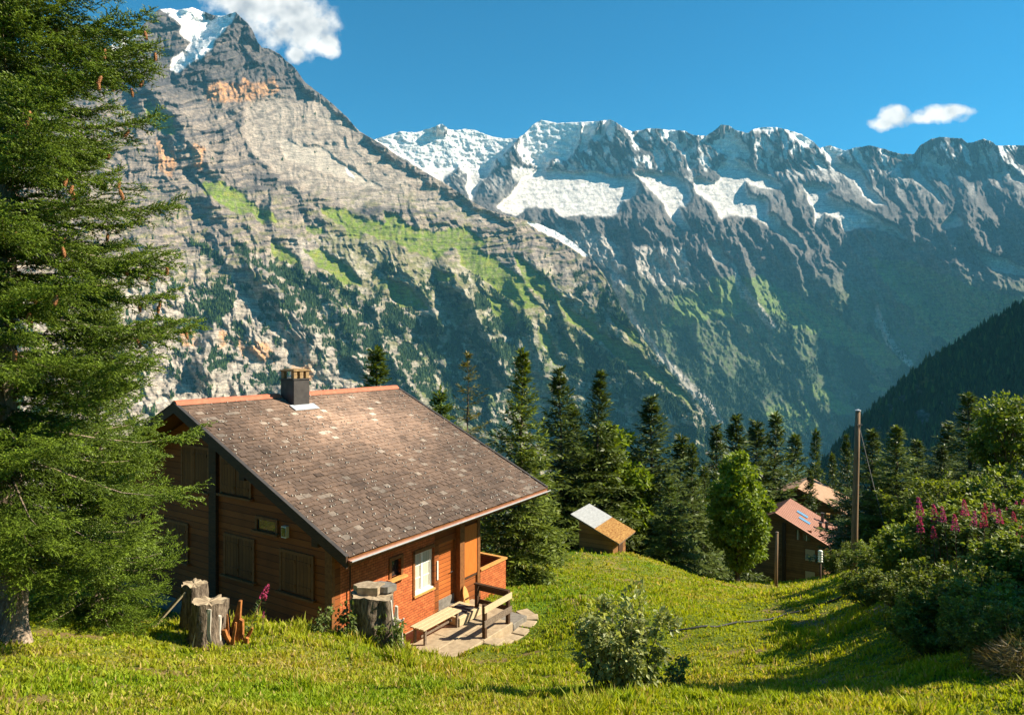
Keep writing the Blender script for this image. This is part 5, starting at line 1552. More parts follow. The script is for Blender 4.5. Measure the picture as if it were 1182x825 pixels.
G_BELT = "trees in the belt below the meadow"
TREES = [
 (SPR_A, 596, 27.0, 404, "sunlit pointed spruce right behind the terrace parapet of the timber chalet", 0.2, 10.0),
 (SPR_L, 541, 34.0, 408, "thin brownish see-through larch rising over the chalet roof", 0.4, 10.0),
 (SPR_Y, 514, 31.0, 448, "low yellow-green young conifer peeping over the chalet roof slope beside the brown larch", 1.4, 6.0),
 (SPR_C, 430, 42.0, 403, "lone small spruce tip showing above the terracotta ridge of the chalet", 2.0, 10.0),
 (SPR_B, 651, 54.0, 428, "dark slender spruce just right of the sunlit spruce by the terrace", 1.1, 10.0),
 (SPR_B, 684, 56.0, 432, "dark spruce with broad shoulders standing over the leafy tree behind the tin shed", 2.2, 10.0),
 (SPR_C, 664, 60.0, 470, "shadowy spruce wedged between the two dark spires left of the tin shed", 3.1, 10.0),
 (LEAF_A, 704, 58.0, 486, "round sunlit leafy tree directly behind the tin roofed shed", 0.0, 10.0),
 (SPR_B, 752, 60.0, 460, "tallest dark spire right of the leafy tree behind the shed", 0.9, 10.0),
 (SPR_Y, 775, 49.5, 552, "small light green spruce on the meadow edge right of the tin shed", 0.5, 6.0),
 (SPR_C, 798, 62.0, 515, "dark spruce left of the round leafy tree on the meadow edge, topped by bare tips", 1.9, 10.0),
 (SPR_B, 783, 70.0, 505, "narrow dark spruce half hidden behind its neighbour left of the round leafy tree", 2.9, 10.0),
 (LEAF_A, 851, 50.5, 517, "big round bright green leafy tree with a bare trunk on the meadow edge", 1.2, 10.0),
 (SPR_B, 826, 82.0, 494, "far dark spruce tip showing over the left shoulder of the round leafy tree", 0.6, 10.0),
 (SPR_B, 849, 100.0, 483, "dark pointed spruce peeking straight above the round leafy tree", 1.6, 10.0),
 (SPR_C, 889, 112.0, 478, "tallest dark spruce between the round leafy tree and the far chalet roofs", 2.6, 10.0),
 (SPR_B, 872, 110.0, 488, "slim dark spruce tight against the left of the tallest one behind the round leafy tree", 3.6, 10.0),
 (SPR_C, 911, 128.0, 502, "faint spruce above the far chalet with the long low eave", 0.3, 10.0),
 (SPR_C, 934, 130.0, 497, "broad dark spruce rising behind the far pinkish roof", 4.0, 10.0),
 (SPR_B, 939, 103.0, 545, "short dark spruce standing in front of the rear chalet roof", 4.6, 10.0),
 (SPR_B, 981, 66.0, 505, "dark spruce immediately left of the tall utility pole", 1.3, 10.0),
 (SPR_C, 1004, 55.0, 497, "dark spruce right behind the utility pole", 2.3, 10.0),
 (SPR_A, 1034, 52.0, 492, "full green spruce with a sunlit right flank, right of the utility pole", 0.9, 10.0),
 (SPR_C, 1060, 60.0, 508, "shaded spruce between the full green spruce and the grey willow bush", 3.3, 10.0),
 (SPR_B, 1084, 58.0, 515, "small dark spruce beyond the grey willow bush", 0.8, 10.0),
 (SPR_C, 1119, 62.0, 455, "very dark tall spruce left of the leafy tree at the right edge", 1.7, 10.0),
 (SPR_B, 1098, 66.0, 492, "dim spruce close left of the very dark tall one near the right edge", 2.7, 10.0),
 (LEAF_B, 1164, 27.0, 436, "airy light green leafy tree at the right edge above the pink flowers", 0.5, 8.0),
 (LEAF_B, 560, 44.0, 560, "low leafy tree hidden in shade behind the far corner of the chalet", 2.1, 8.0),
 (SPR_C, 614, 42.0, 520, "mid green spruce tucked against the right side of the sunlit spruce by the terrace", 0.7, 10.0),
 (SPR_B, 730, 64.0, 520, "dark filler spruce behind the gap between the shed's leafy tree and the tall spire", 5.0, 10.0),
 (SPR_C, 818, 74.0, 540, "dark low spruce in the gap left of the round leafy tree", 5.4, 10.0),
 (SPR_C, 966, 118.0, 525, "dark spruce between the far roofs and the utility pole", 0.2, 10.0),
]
for i, (kind, px, d, ty, lab, rz, hk) in enumerate(TREES):
    fat = 1.0 if kind in (LEAF_A, LEAF_B) else (0.72 if 930 < px < 985 else 1.45 if 990 < px < 1130 else 0.98 + 0.42 * ((i * 0.618) % 1))
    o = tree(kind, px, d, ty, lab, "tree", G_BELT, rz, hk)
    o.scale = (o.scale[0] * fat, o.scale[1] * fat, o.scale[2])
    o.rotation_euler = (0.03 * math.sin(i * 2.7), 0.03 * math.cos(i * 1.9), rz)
# a spruce beyond the right edge whose shadow falls over the bank
tree(SPR_A, 1640, 10.6, -150, "tall spruce beyond the bank of bushes, shading the meadow", "tree", None, 0.3, 10.0)
# ------------------------------------------------------------------ shed, far chalets
MAT["tin"] = noisy_mat("galvanised_tin", (0.36, 0.36, 0.35), (0.56, 0.56, 0.54), 3, 0.45, 0.2, 0.01, (1, 6, 1))
MAT["rust"] = noisy_mat("rusty_tin", (0.22, 0.075, 0.015), (0.60, 0.36, 0.11), 3.2, 0.8, 0.2, 0.01, (1, 4, 1))
MAT["far_log"] = plank_mat("far_boards", (0.17, 0.080, 0.026), (0.32, 0.16, 0.055), 0.3)
MAT["far_brown"] = noisy_mat("far_brown_boards", (0.15, 0.075, 0.025), (0.24, 0.125, 0.045), 2, 0.8, 0.2, 0.02)
MAT["pink_roof"] = noisy_mat("pinkish_sheet_roof", (0.30, 0.135, 0.085), (0.42, 0.20, 0.135), 1.2, 0.6, 0.1, 0.01, (6, 1, 1))
MAT["tan_roof"] = noisy_mat("tan_tile_roof", (0.30, 0.165, 0.095), (0.42, 0.25, 0.15), 2.5, 0.8, 0.3, 0.02)
MAT["sky_glass"] = noisy_mat("roof_glass", (0.12, 0.24, 0.36), (0.16, 0.30, 0.44), 1, 0.15, 0, 0, spec=0.8)

def lpx(px, py, d):
    return Vector(P(px, py, d))

# shed: one roof slope towards us, grey sheets above, rusty sheets below
sb = on_ground(697, 47.5)
SHD = empty("tin_shed", sb, R(62), "small wooden shed with a half grey half rusty tin roof", "shed")
mb = MB(); mb.bb(-1.35, 1.25, -1.15, 1.3, -1.2, 1.25)
mb.prism([(-1.35, -1.15, 1.25), (-1.35, 1.3, 1.25), (-1.35, 1.3, 2.35)], (2.6, 0, 0))
mb.build("wall", MAT["far_log"], SHD)
def slope(y): return 1.18 + (y + 1.75) * 0.44
def sheet(y0, y1, z_off, name, mat):
    mb = MB()
    n = 34
    for i in range(n):
        x0 = -1.75 + 3.5 * i / n; x1 = -1.75 + 3.5 * (i + 1) / n; xm = (x0 + x1) / 2; h = 0.035
        mb.add([(x0, y0, slope(y0) + z_off), (xm, y0, slope(y0) + z_off + h), (xm, y1, slope(y1) + z_off + h), (x0, y1, slope(y1) + z_off)], [(0, 1, 2, 3)])
        mb.add([(xm, y0, slope(y0) + z_off + h), (x1, y0, slope(y0) + z_off), (x1, y1, slope(y1) + z_off), (xm, y1, slope(y1) + z_off + h)], [(0, 1, 2, 3)])
    return mb.build(name, mat, SHD)
sheet(-1.75, 0.1, 0.05, "rusty_roof", MAT["rust"]); sheet(0.0, 1.75, 0.075, "tin_roof", MAT["tin"])
mb = MB(); mb.prism([(-1.72, -1.7, slope(-1.7) + 0.03), (-1.72, 1.7, slope(1.7) + 0.03), (-1.72, 1.7, slope(1.7) - 0.06), (-1.72, -1.7, slope(-1.7) - 0.06)], (3.44, 0, 0)); mb.build("roof_deck", MAT["grey_wood"], SHD)
mb = MB(); mb.bb(-0.3, 0.55, -1.20, -1.152, -0.9, 0.95); mb.build("door", MAT["dark_wood"], SHD)

def far_chalet(loc, rz, name_label, L, W, He, pitch, roof, wall, over=1.0, windows=(), extra=None):
    e = empty("far_chalet", loc, rz, name_label, "house")
    hw = W / 2; zr = He + (hw) * pitch
    mb = MB(); mb.prism([(0, 0, -3), (0, W, -3), (0, W, He), (0, hw, zr), (0, 0, He)], (L, 0, 0)); mb.build("wall", wall, e)
    def rz_(y): return zr - pitch * abs(y - hw) + 0.12
    rf = MB()
    for s in (0, 1):
        ye = -over if s == 0 else W + over
        rf.prism([(-over, ye, rz_(ye)), (-over, hw, rz_(hw)), (-over, hw, rz_(hw) + 0.16), (-over, ye, rz_(ye) + 0.16)], (L + 2 * over, 0, 0))
    if roof is MAT["pink_roof"]:
        x = -over + 0.55
        while x < L + over:
            for s in (0, 1):
                ye = -over if s == 0 else W + over
                rf.prism([(x, ye, rz_(ye) + 0.161), (x, hw, rz_(hw) + 0.161), (x, hw, rz_(hw) + 0.205), (x, ye, rz_(ye) + 0.205)], (0.05, 0, 0))
            x += 0.55
    r_ = rf.build("roof", roof, e)
    for s in (0, 1):
        ye = -over if s == 0 else W + over
        vb = MB(); vb.prism([(-over - 0.06, ye, rz_(ye) + 0.18), (-over - 0.06, hw, rz_(hw) + 0.18), (-over - 0.06, hw, rz_(hw) - 0.2), (-over - 0.06, ye, rz_(ye) - 0.2)], (0.055, 0, 0)); vb.build("verge_board", MAT["brown_wood"], e)
    for (y0, y1, z0, z1, closed) in windows:
        w = MB(); w.bb(-0.06, -0.004, y0 - 0.12, y1 + 0.12, z0 - 0.12, z1 + 0.12); wo = w.build("window", MAT["brown_wood"], e)
        g = MB(); g.bb(-0.09, -0.062, y0, y1, z0, z1); g.build("shutter" if closed else "pane", MAT["pale_wood"] if closed else MAT["glass"], wo)
        if not closed:
            fr = MB(); m = (y0 + y1) / 2; fr.bb(-0.12, -0.092, m - 0.05, m + 0.05, z0, z1); fr.build("frame", MAT["white"], wo)
    if extra: extra(e, r_, rz_, hw, zr)
    return e

def extra1(e, r_, rz_, hw, zr):
    He_ = 5.4
    # local: x along the ridge, y = 0 is the eave towards us on the right
    for (x, y) in ((3.0, 2.7), (5.0, 3.3)):
        s = MB(); y0, y1 = y - 0.65, y + 0.65
        s.prism([(x - 0.45, y0, rz_(y0) + 0.19), (x + 0.45, y0, rz_(y0) + 0.19), (x + 0.45, y1, rz_(y1) + 0.19), (x - 0.45, y1, rz_(y1) + 0.19)], (0, 0, 0.06)); s.build("skylight", MAT["sky_glass"], r_)
    for (x, y, h) in ((3.4, 0.9, 1.0), (4.9, 0.4, 1.1), (6.9, 1.2, 1.3), (7.4, 0.6, 1.5)):
        s = MB(); s.bb(x - 0.16, x + 0.16, y - 0.16, y + 0.16, rz_(y), rz_(y) + h); s.bb(x - 0.22, x + 0.22, y - 0.22, y + 0.22, rz_(y) + h, rz_(y) + h + 0.08); s.build("flue", MAT["rust"] if x > 7 else MAT["sheet"], r_)
    s = MB(); s.bb(1.2, 1.9, hw + 0.9, hw + 1.6, zr - 1, zr + 0.9); s.bb(1.1, 2.0, hw + 0.8, hw + 1.7, zr + 0.9, zr + 1.0); s.build("chimney", MAT["brick"], r_)
    b = MB(); b.bb(-0.35, -0.004, 4.35, 4.75, -3, He_ + 1.8); b.build("wall_post", MAT["dark_wood"], e)
h1 = on_ground(951, 83); h1.z = -(678 - CY) / F * 83
far_chalet(h1, R(57), "three storey brown chalet with a pinkish roof, skylights and flues below the meadow", 8.0, 11.0, 5.4, 0.52, MAT["pink_roof"], MAT["far_log"], 0.7,
    [(1.0, 2.1, 0.2, 1.7, True), (1.0, 2.1, 3.0, 4.4, True), (1.5, 2.4, 5.4, 6.6, False), (2.7, 3.2, 5.4, 6.6, False)], extra1)
h2 = on_ground(972, 108); h2.z = -(628 - CY) / F * 108
far_chalet(h2, R(57), "dark chalet with a tan tiled roof standing behind the pinkish roofed chalet", 9.0, 13.0, 5.2, 0.45, MAT["tan_roof"], MAT["far_log"], 1.2, [(2.0, 3.2, 2.0, 3.4, False), (5.0, 6.2, 2.0, 3.4, False)])

# ------------------------------------------------------------------ poles
MAT["pole"] = noisy_mat("weathered_pole", (0.13, 0.075, 0.04), (0.28, 0.18, 0.10), 5, 0.85, 0.5, 0.01, (8, 8, 0.6))
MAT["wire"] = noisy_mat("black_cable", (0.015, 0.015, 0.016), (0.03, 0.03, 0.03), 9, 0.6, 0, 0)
b = on_ground(986, 29.5)
UP = empty("utility_pole", b, 0, "tall bare wooden utility pole rising from the bushes on the right slope", "pole")
ptop = 400 - 474; Hh = ptop / F * 29.5 - b.z
mb = MB(); mb.tube([(0, 0, -0.6), (0.02, 0, 2), (0.10, 0, Hh * .7), (0.16, 0, Hh)], [0.14, 0.135, 0.115, 0.10], 10); mb.build("shaft", MAT["pole"], UP, True)
mb = MB(); mb.tube([(0.16, 0, Hh), (0.16, 0, Hh + 0.03), (0.16, 0, Hh + 0.07)], [0.125, 0.12, 0.02], 10); mb.build("cap", MAT["flash"], UP)
mb = MB(); mb.tube([(0.05, -0.10, Hh - 0.6), (0.3, -0.1, Hh - 0.6)], 0.03, 6); mb.build("bracket", MAT["sheet"], UP)
e2 = on_ground(1032, 26.0); v = e2 - b
mb = MB(); q0 = Vector((0.18, -0.02, Hh - 0.55)); q1 = Vector(v) + Vector((0, 0, 0.05))
mb.tube([q0.lerp(q1, k / 8) + Vector((0, 0, -0.12 * math.sin(math.pi * k / 8))) for k in range(9)], 0.013, 5); mb.build("guy_wire", MAT["wire"], UP)

b = on_ground(895.5, 45)
o = empty("fence_post", b, 0, "thin leaning wooden post alone at the lower meadow edge left of the brown chalet", "post")
hp = -(614 - CY) / F * 45 - b.z
mb = MB(); mb.tube([(0, 0, -0.4), (0.03, 0, hp * .5), (0.08, 0, hp)], [0.12, 0.11, 0.10], 8); mb.build("shaft", MAT["pole"], o, True)
mb = MB(); mb.tube([(0.08, 0, hp), (0.08, 0, hp + 0.05)], [0.12, 0.03], 8); mb.build("cap", MAT["grey_wood"], o)
b = on_ground(947, 42)
o = empty("marker_post", b, 0, "dark post with a stack of pale rings on top in front of the brown chalet", "post")
hp = -(635 - CY) / F * 42 - b.z
mb = MB(); mb.tube([(0, 0, -0.4), (0, 0, hp - 0.75)], [0.07, 0.06], 8); mb.build("shaft", MAT["dark_wood"], o, True)
for k in range(5):
    mb = MB(); z = hp - 0.72 + k * 0.15; mb.tube([(0, 0, z), (0, 0, z + 0.02), (0, 0, z + 0.09), (0, 0, z + 0.13)], [0.09, 0.15, 0.13, 0.09], 10); mb.build("ring", MAT["white"], o, True)

# shadow of an overhead wire, laid on the grass as a dark tube
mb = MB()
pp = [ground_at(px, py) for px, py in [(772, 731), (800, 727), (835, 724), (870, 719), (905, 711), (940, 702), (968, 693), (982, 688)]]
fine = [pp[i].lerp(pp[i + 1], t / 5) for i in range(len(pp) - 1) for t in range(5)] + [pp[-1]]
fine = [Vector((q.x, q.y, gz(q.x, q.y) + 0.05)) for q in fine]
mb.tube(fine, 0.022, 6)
tag(mb.build("shadow_line", MAT["wire"], None, True), "thin dark tube standing in for a wire shadow across the grass towards the pole", "shadow_line")

# ------------------------------------------------------------------ stumps
MAT["stump_bark"] = noisy_mat("stump_bark", (0.040, 0.028, 0.02), (0.26, 0.20, 0.145), 9, 0.9, 1.0, 0.05, (2.5, 2.5, 0.7), 0.1)
MAT["stump_top"] = noisy_mat("cut_wood", (0.20, 0.145, 0.09), (0.44, 0.34, 0.22), 9, 0.85, 0.5, 0.02)
MAT["silver_wood"] = noisy_mat("silvered_wood", (0.30, 0.26, 0.21), (0.62, 0.56, 0.47), 8, 0.8, 0.7, 0.03, (3, 3, 0.6))
MAT["rot_wood"] = noisy_mat("orange_rotten_wood", (0.09, 0.03, 0.010), (0.46, 0.17, 0.04), 8, 0.85, 0.9, 0.03, (2, 2, 0.8))
MAT["fungus"] = noisy_mat("bracket_fungus", (0.46, 0.30, 0.14), (0.72, 0.55, 0.34), 12, 0.7, 0.2, 0.005)

def stump(loc, r0, H, seed, label, tilt=(0, 0), lean=0.0, flare=0.35, name="tree_stump"):
    e = empty(name, loc, 0, label, "tree stump")
    e.rotation_euler = (tilt[0], tilt[1], 0)
    k, n = 40, 16
    a = np.arange(k) / k * 2 * np.pi
    V = []
    for i in range(n):
        f = i / (n - 1); z = -0.3 + (H + 0.3) * f
        zz = max(0, z)
        fl = 1 + flare * math.exp(-zz / 0.18)
        rad = r0 * fl * (1 + 0.24 * pnoise(np.cos(a) * 1.6 + seed, np.sin(a) * 1.6 + z * 0.7, seed) + (0.10 + .22 * math.exp(-zz / .2)) * pnoise(np.cos(a) * 3.4 + seed, np.sin(a) * 3.4 + z * .25, seed + 3) + 0.09 * pnoise(np.cos(a) * 8, np.sin(a) * 8 + z * 3, seed + 5))
        top = H + 0.05 * np.cos(a + seed) * r0 * 2 + 0.05 * pnoise(np.cos(a) * 2.1, np.sin(a) * 2.1, seed + 7) + 0.025 * pnoise(np.cos(a) * 6, np.sin(a) * 7, seed + 8)
        zc = np.where(i == n - 1, top, z)
        V.append(np.stack([np.cos(a) * rad, np.sin(a) * rad, zc], -1))
    V = np.concatenate(V)
    q = np.concatenate([np.stack([i * k + np.arange(k), i * k + (np.arange(k) + 1) % k, (i + 1) * k + (np.arange(k) + 1) % k, (i + 1) * k + np.arange(k)], -1) for i in range(n - 1)])
    link_mesh("bark", np_mesh("bark", V, q, True), MAT["stump_bark"], e)
    ring = V[-k:]; c = ring.mean(0)
    W = [ring * [1, 1, 1]]
    rows = 4
    for j in range(1, rows):
        s = 1 - j / rows
        p = c + (ring - c) * s; p[:, 2] += 0.012 * pnoise(p[:, 0] * 14, p[:, 1] * 14, seed + 1) - 0.012
        W.append(p)
    W = np.concatenate(W + [c[None] - [0, 0, .015]])
    q = np.concatenate([np.stack([i * k + np.arange(k), i * k + (np.arange(k) + 1) % k, (i + 1) * k + (np.arange(k) + 1) % k, (i + 1) * k + np.arange(k)], -1) for i in range(rows - 1)])
    t = np.stack([(rows - 1) * k + np.arange(k), (rows - 1) * k + (np.arange(k) + 1) % k, np.full(k, len(W) - 1)], -1)
    link_mesh("cut_top", np_mesh("cut_top", W, [q, t], False), MAT["stump_top"], e)
    return e

def shards(e, name, mat, specs, seed):
    """splintered wood: pointed slabs (x, y, z, w, h, lean)"""
    r = random.Random(seed)
    for (x, y, z, w, h, lx, ly) in specs:
        mb = MB(); d = w * 0.35
        n = 5; 
        L = []; 
        for i in range(n):
            f = i / (n - 1); ww = w * (1 - 0.75 * f) * r.uniform(.75, 1.15)
            L.append(((x + lx * f - ww / 2, y + ly * f, z + h * f + r.uniform(0, .03)), (x + lx * f + ww / 2, y + ly * f + r.uniform(-.02, .02), z + h * f)))
        pts = [p for pr in L for p in pr]; back = [(p[0] * 1, p[1] + d, p[2]) for p in pts]
        m = len(pts)
        quads = [(2 * i, 2 * i + 1, 2 * i + 3, 2 * i + 2) for i in range(n - 1)] + [(m + 2 * i, m + 2 * i + 2, m + 2 * i + 3, m + 2 * i + 1) for i in range(n - 1)]
        quads += [(2 * i, 2 * i + 2, m + 2 * i + 2, m + 2 * i) for i in range(n - 1)] + [(2 * i + 1, m + 2 * i + 1, m + 2 * i + 3, 2 * i + 3) for i in range(n - 1)]
        quads += [(0, m, m + 1, 1), (m - 2, m - 1, 2 * m - 1, 2 * m - 2)]
        mb.add(pts + back, quads); mb.build(name, mat, e)

s1 = stump(on_ground(224, 13.2), 0.22, 0.86, 3, "taller grey sawn stump standing behind the splintered one near the chalet gable", flare=0.25)
s2 = stump(on_ground(241, 12.5), 0.30, 0.78, 8, "shorter splintered stump with rotten orange side near the chalet gable", flare=0.30)
shards(s2, "silver_splinter", MAT["silver_wood"], [(0.08, -0.30, 0.0, 0.22, 0.72, 0.05, 0.02), (0.22, -0.22, 0.0, 0.16, 0.55, 0.04, 0.05), (-0.10, -0.34, -0.02, 0.14, 0.40, 0.02, 0.04)], 3)
shards(s2, "rotten_heart", MAT["rot_wood"], [(-0.02, -0.31, 0.22, 0.14, 0.42, 0.04, 0.02)], 5)
rb = empty("rotten_root", on_ground(264, 12.6), 0, "jagged orange rotten root wood right of the splintered stump", "root")
shards(rb, "root_spike", MAT["rot_wood"], [(-0.10, 0, -0.1, 0.26, 0.60, -0.06, 0), (0.05, 0.03, -0.1, 0.22, 0.85, 0.14, 0), (0.15, -0.04, -0.1, 0.24, 0.52, 0.10, -0.02), (-0.02, -0.12, -0.1, 0.3, 0.40, 0.0, -.08), (-0.16, -0.10, -0.1, 0.10, 0.48, -0.12, -0.05), (0.0, -0.10, -0.1, 0.09, 0.66, 0.03, -0.04), (0.10, -0.14, -0.1, 0.10, 0.55, 0.12, -.1), (0.24, -0.02, -0.1, 0.12, 0.36, 0.2, 0), (-0.22, 0.0, -0.1, 0.14, 0.30, -0.2, 0), (0.30, -0.12, -0.1, 0.2, 0.24, 0.1, -.05)], 6)
for lab, q0, q1, w in (("thin pale plank leaning on the left of the taller stump", (-0.62, -0.45, 0), (-0.06, -0.22, 0.76), 0.05), ("dark rough plank leaning beside the pale one at the taller stump", (-0.78, -0.15, 0), (-0.16, -0.12, 0.7), 0.07)):
    b = on_ground(224, 13.2)
    g0 = gz(b.x + q0[0], b.y + q0[1]) - b.z
    o = empty("leaning_plank", b, 0, lab, "plank")
    a_, c_ = Vector((q0[0], q0[1], g0 - 0.05)), Vector(q1)
    mid = (a_ + c_) / 2; d_ = c_ - a_
    mb = MB(); mb.box(mid, (w, 0.03, d_.length), d_.to_track_quat('Z', 'Y').to_matrix()); mb.build("plank_board", MAT["pale_wood"] if w < .06 else MAT["grey_wood"], o, bevel=0.004)
    mb = MB(); mb.box(a_.lerp(c_, 0.97), (w * 1.05, 0.036, 0.02), d_.to_track_quat('Z', 'Y').to_matrix()); mb.build("plank_end", MAT["stump_top"], o)
s3 = stump(on_ground(432, 14.4), 0.44, 1.0, 15, "big broad stump with bracket fungi and a stone on top by the chalet front", flare=0.30)
for k, (a, z, w) in enumerate(((200, 0.62, 0.09), (214, 0.40, 0.12), (205, 0.20, 0.15), (222, 0.05, 0.13), (190, 0.10, .12))):
    mb = MB(); n = 12; a = R(a); cx0, cy0 = math.cos(a) * 0.43, math.sin(a) * 0.43
    top = [(cx0 + w * math.cos(t) * (1.1), cy0 + w * math.sin(t), z) for t in [2 * math.pi * j / n for j in range(n)]]
    bot = [(cx0 + w * .4 * math.cos(t), cy0 + w * .4 * math.sin(t), z - 0.07) for t in [2 * math.pi * j / n for j in range(n)]]
    mb.add(top + bot, [(j, (j + 1) % n, n + (j + 1) % n, n + j) for j in range(n)], [(0, j, j + 1) for j in range(1, n - 1)])
    mb.build("fungus", MAT["fungus"], s3)
shards(s3, "silver_splinter", MAT["silver_wood"], [(0.36, -0.26, -0.05, 0.26, 0.95, 0.0, 0.04), (0.44, -0.12, -0.05, 0.22, 0.80, 0.04, 0.02), (0.50, -0.25, -0.1, 0.25, 0.45, 0.1, 0.02)], 9)
mb = MB(); mb.tube([(0.45, -0.2, 0.52), (0.62, -0.22, 0.5), (0.66, -0.22, 0.56)], [0.04, 0.035, 0.02], 6); mb.build("branch_stub", MAT["silver_wood"], s3)
b = on_ground(432, 14.4)
for lab, dx, dy, r_, h_ in (("flat grey stone lying on the back of the big broad stump", 0.14, 0.16, 0.26, 0.13), ("short log disc lying on the left of the big broad stump", -0.12, 0.05, 0.30, 0.16)):
    mb = MB(); n = 14
    ring = [(r_ * (1 + .18 * math.sin(j * 2.3 + dx * 9)) * math.cos(2 * math.pi * j / n), r_ * .75 * (1 + .15 * math.sin(j * 1.7)) * math.sin(2 * math.pi * j / n)) for j in range(n)]
    mb.prism([(x, y, 0) for x, y in ring], (0, 0, h_)); o = mb.build("stone" if "stone" in lab else "log_disc", MAT["concrete"] if "stone" in lab else MAT["stump_top"], None)
    o.location = b + Vector((dx, dy, 1.005)); tag(o, lab, "stone" if "stone" in lab else "log")

# ------------------------------------------------------------------ bushes and herbs
def bush_mesh(H, W, seed, nstem, nleaf, leaf, col, tip, wood_r=0.012, droop=0.2, narrow=0.34, fold=0.3, gap=-0.2):
    r = np.random.default_rng(seed); rnd = random.Random(seed)
    mb = MB(); ends = []
    for i in range(nstem):
        a = rnd.uniform(0, 6.28); s = math.sqrt(rnd.random()) * W
        h = H * rnd.uniform(0.55, 1.05) * (1 - 0.35 * (s / W) ** 2)
        top = np.array([math.cos(a) * s, math.sin(a) * s, h])
        b0 = np.array([math.cos(a) * s * .18, math.sin(a) * s * .18, -0.1])
        pts = [b0 + (top - b0) * t + np.array([math.cos(a), math.sin(a), 0]) * (0.10 * W * math.sin(3.14 * t)) for t in np.linspace(0, 1, 7)]
        mb.tube(pts, [wood_r * (1.2 - t) for t in np.linspace(0, 1, 7)], 5, False)
        ends.append(np.array(pts))
        for k in range(3):
            t0 = rnd.randint(2, 5); p0 = pts[t0]; q = p0 + np.array([rnd.uniform(-1, 1), rnd.uniform(-1, 1), rnd.uniform(0.1, .9)]) * (0.28 * W)
            sub = [p0 + (q - p0) * t for t in np.linspace(0, 1, 7)]; mb.tube([sub[0], sub[3], sub[6]], [wood_r * .6, wood_r * .4, wood_r * .2], 4, False); ends.append(np.array(sub))
    E = np.stack(ends)
    i = r.integers(0, len(E), nleaf); t = r.uniform(0.15, 1, nleaf) ** 0.6 * 6
    j = np.minimum(t.astype(int), 5); f = (t - j)[:, None]
    p = E[i, j] * (1 - f) + E[i, j + 1] * f + r.normal(0, leaf * .5, (nleaf, 3))
    p[:, 2] = np.maximum(p[:, 2], 0.03)
    ctr = np.array([0, 0, H * .45])
    d = unit(unit(p - ctr) * 0.8 + r.normal(0, .55, (nleaf, 3)) + np.array([0, 0, -droop]))
    up = unit(np.array([0, 0, 1.0]) + r.normal(0, .55, (nleaf, 3)))
    tt = np.clip(p[:, 2] / H * 0.6 + r.normal(.15, .25, nleaf), 0, 1)[:, None]
    cc = (np.array(col) * (1 - tt) + np.array(tip) * tt) * r.uniform(.7, 1.3, (nleaf, 1))
    side = unit(np.cross(d, up)); nrm = np.cross(side, d)
    L = (leaf * r.uniform(.6, 1.25, nleaf))[:, None]; Wd = L * narrow
    base = p; m1 = p + d * L * .5 - nrm * L * 0.04; tp = p + d * L - nrm * L * 0.12
    l_ = p + d * L * .42 + side * Wd + nrm * Wd * fold; r2 = p + d * L * .42 - side * Wd + nrm * Wd * fold
    v = np.stack([base, l_, tp, m1, r2], 1).reshape(-1, 3)
    k = np.arange(nleaf)[:, None] * 5
    q = np.concatenate([k + np.array([[0, 3, 2, 1]]), k + np.array([[0, 4, 2, 3]])])
    cm = np_mesh("foliage", v, q, False, np.repeat(cc, 5, 0))
    fs = [np.array(mb.q)] + ([np.array(mb.t)] if mb.t else [])
    sm = np_mesh("stems", np.array(mb.v), fs, True)
    cm.materials.append(MAT["leaf"]); sm.materials.append(MAT["bark_dark"])
    return cm, sm

def put_bush(meshes, loc, scale, rz, label, name="bush", cat="bush", group=None, tall=1.0):
    e = empty(name, loc, rz, label, cat, group); e.scale = (scale, scale, scale * tall)
    for nm, me in zip(("foliage", "stem"), meshes):
        o = bpy.data.objects.new(nm, me); COL.objects.link(o); o.parent = e
    return e

mid = bush_mesh(1.58, 0.60, 61, 26, 5200, 0.082, (0.13, 0.165, 0.035), (0.50, 0.52, 0.22), 0.010, 0.1, 0.36)
put_bush(mid, on_ground(716, 9.0, -0.03), 1.0, 0.4, "free-standing leafy sallow bush with pale leaf tips in the middle of the meadow")
small = bush_mesh(0.45, 0.25, 62, 10, 320, 0.07, (0.08, 0.12, 0.025), (0.24, 0.28, 0.08), 0.006, 0.1, 0.36)
put_bush(small, on_ground(779, 9.4, -0.02), 1.0, 1.0, "small sprig of pale leaves just right of the meadow bush", "shrub", "shrub")

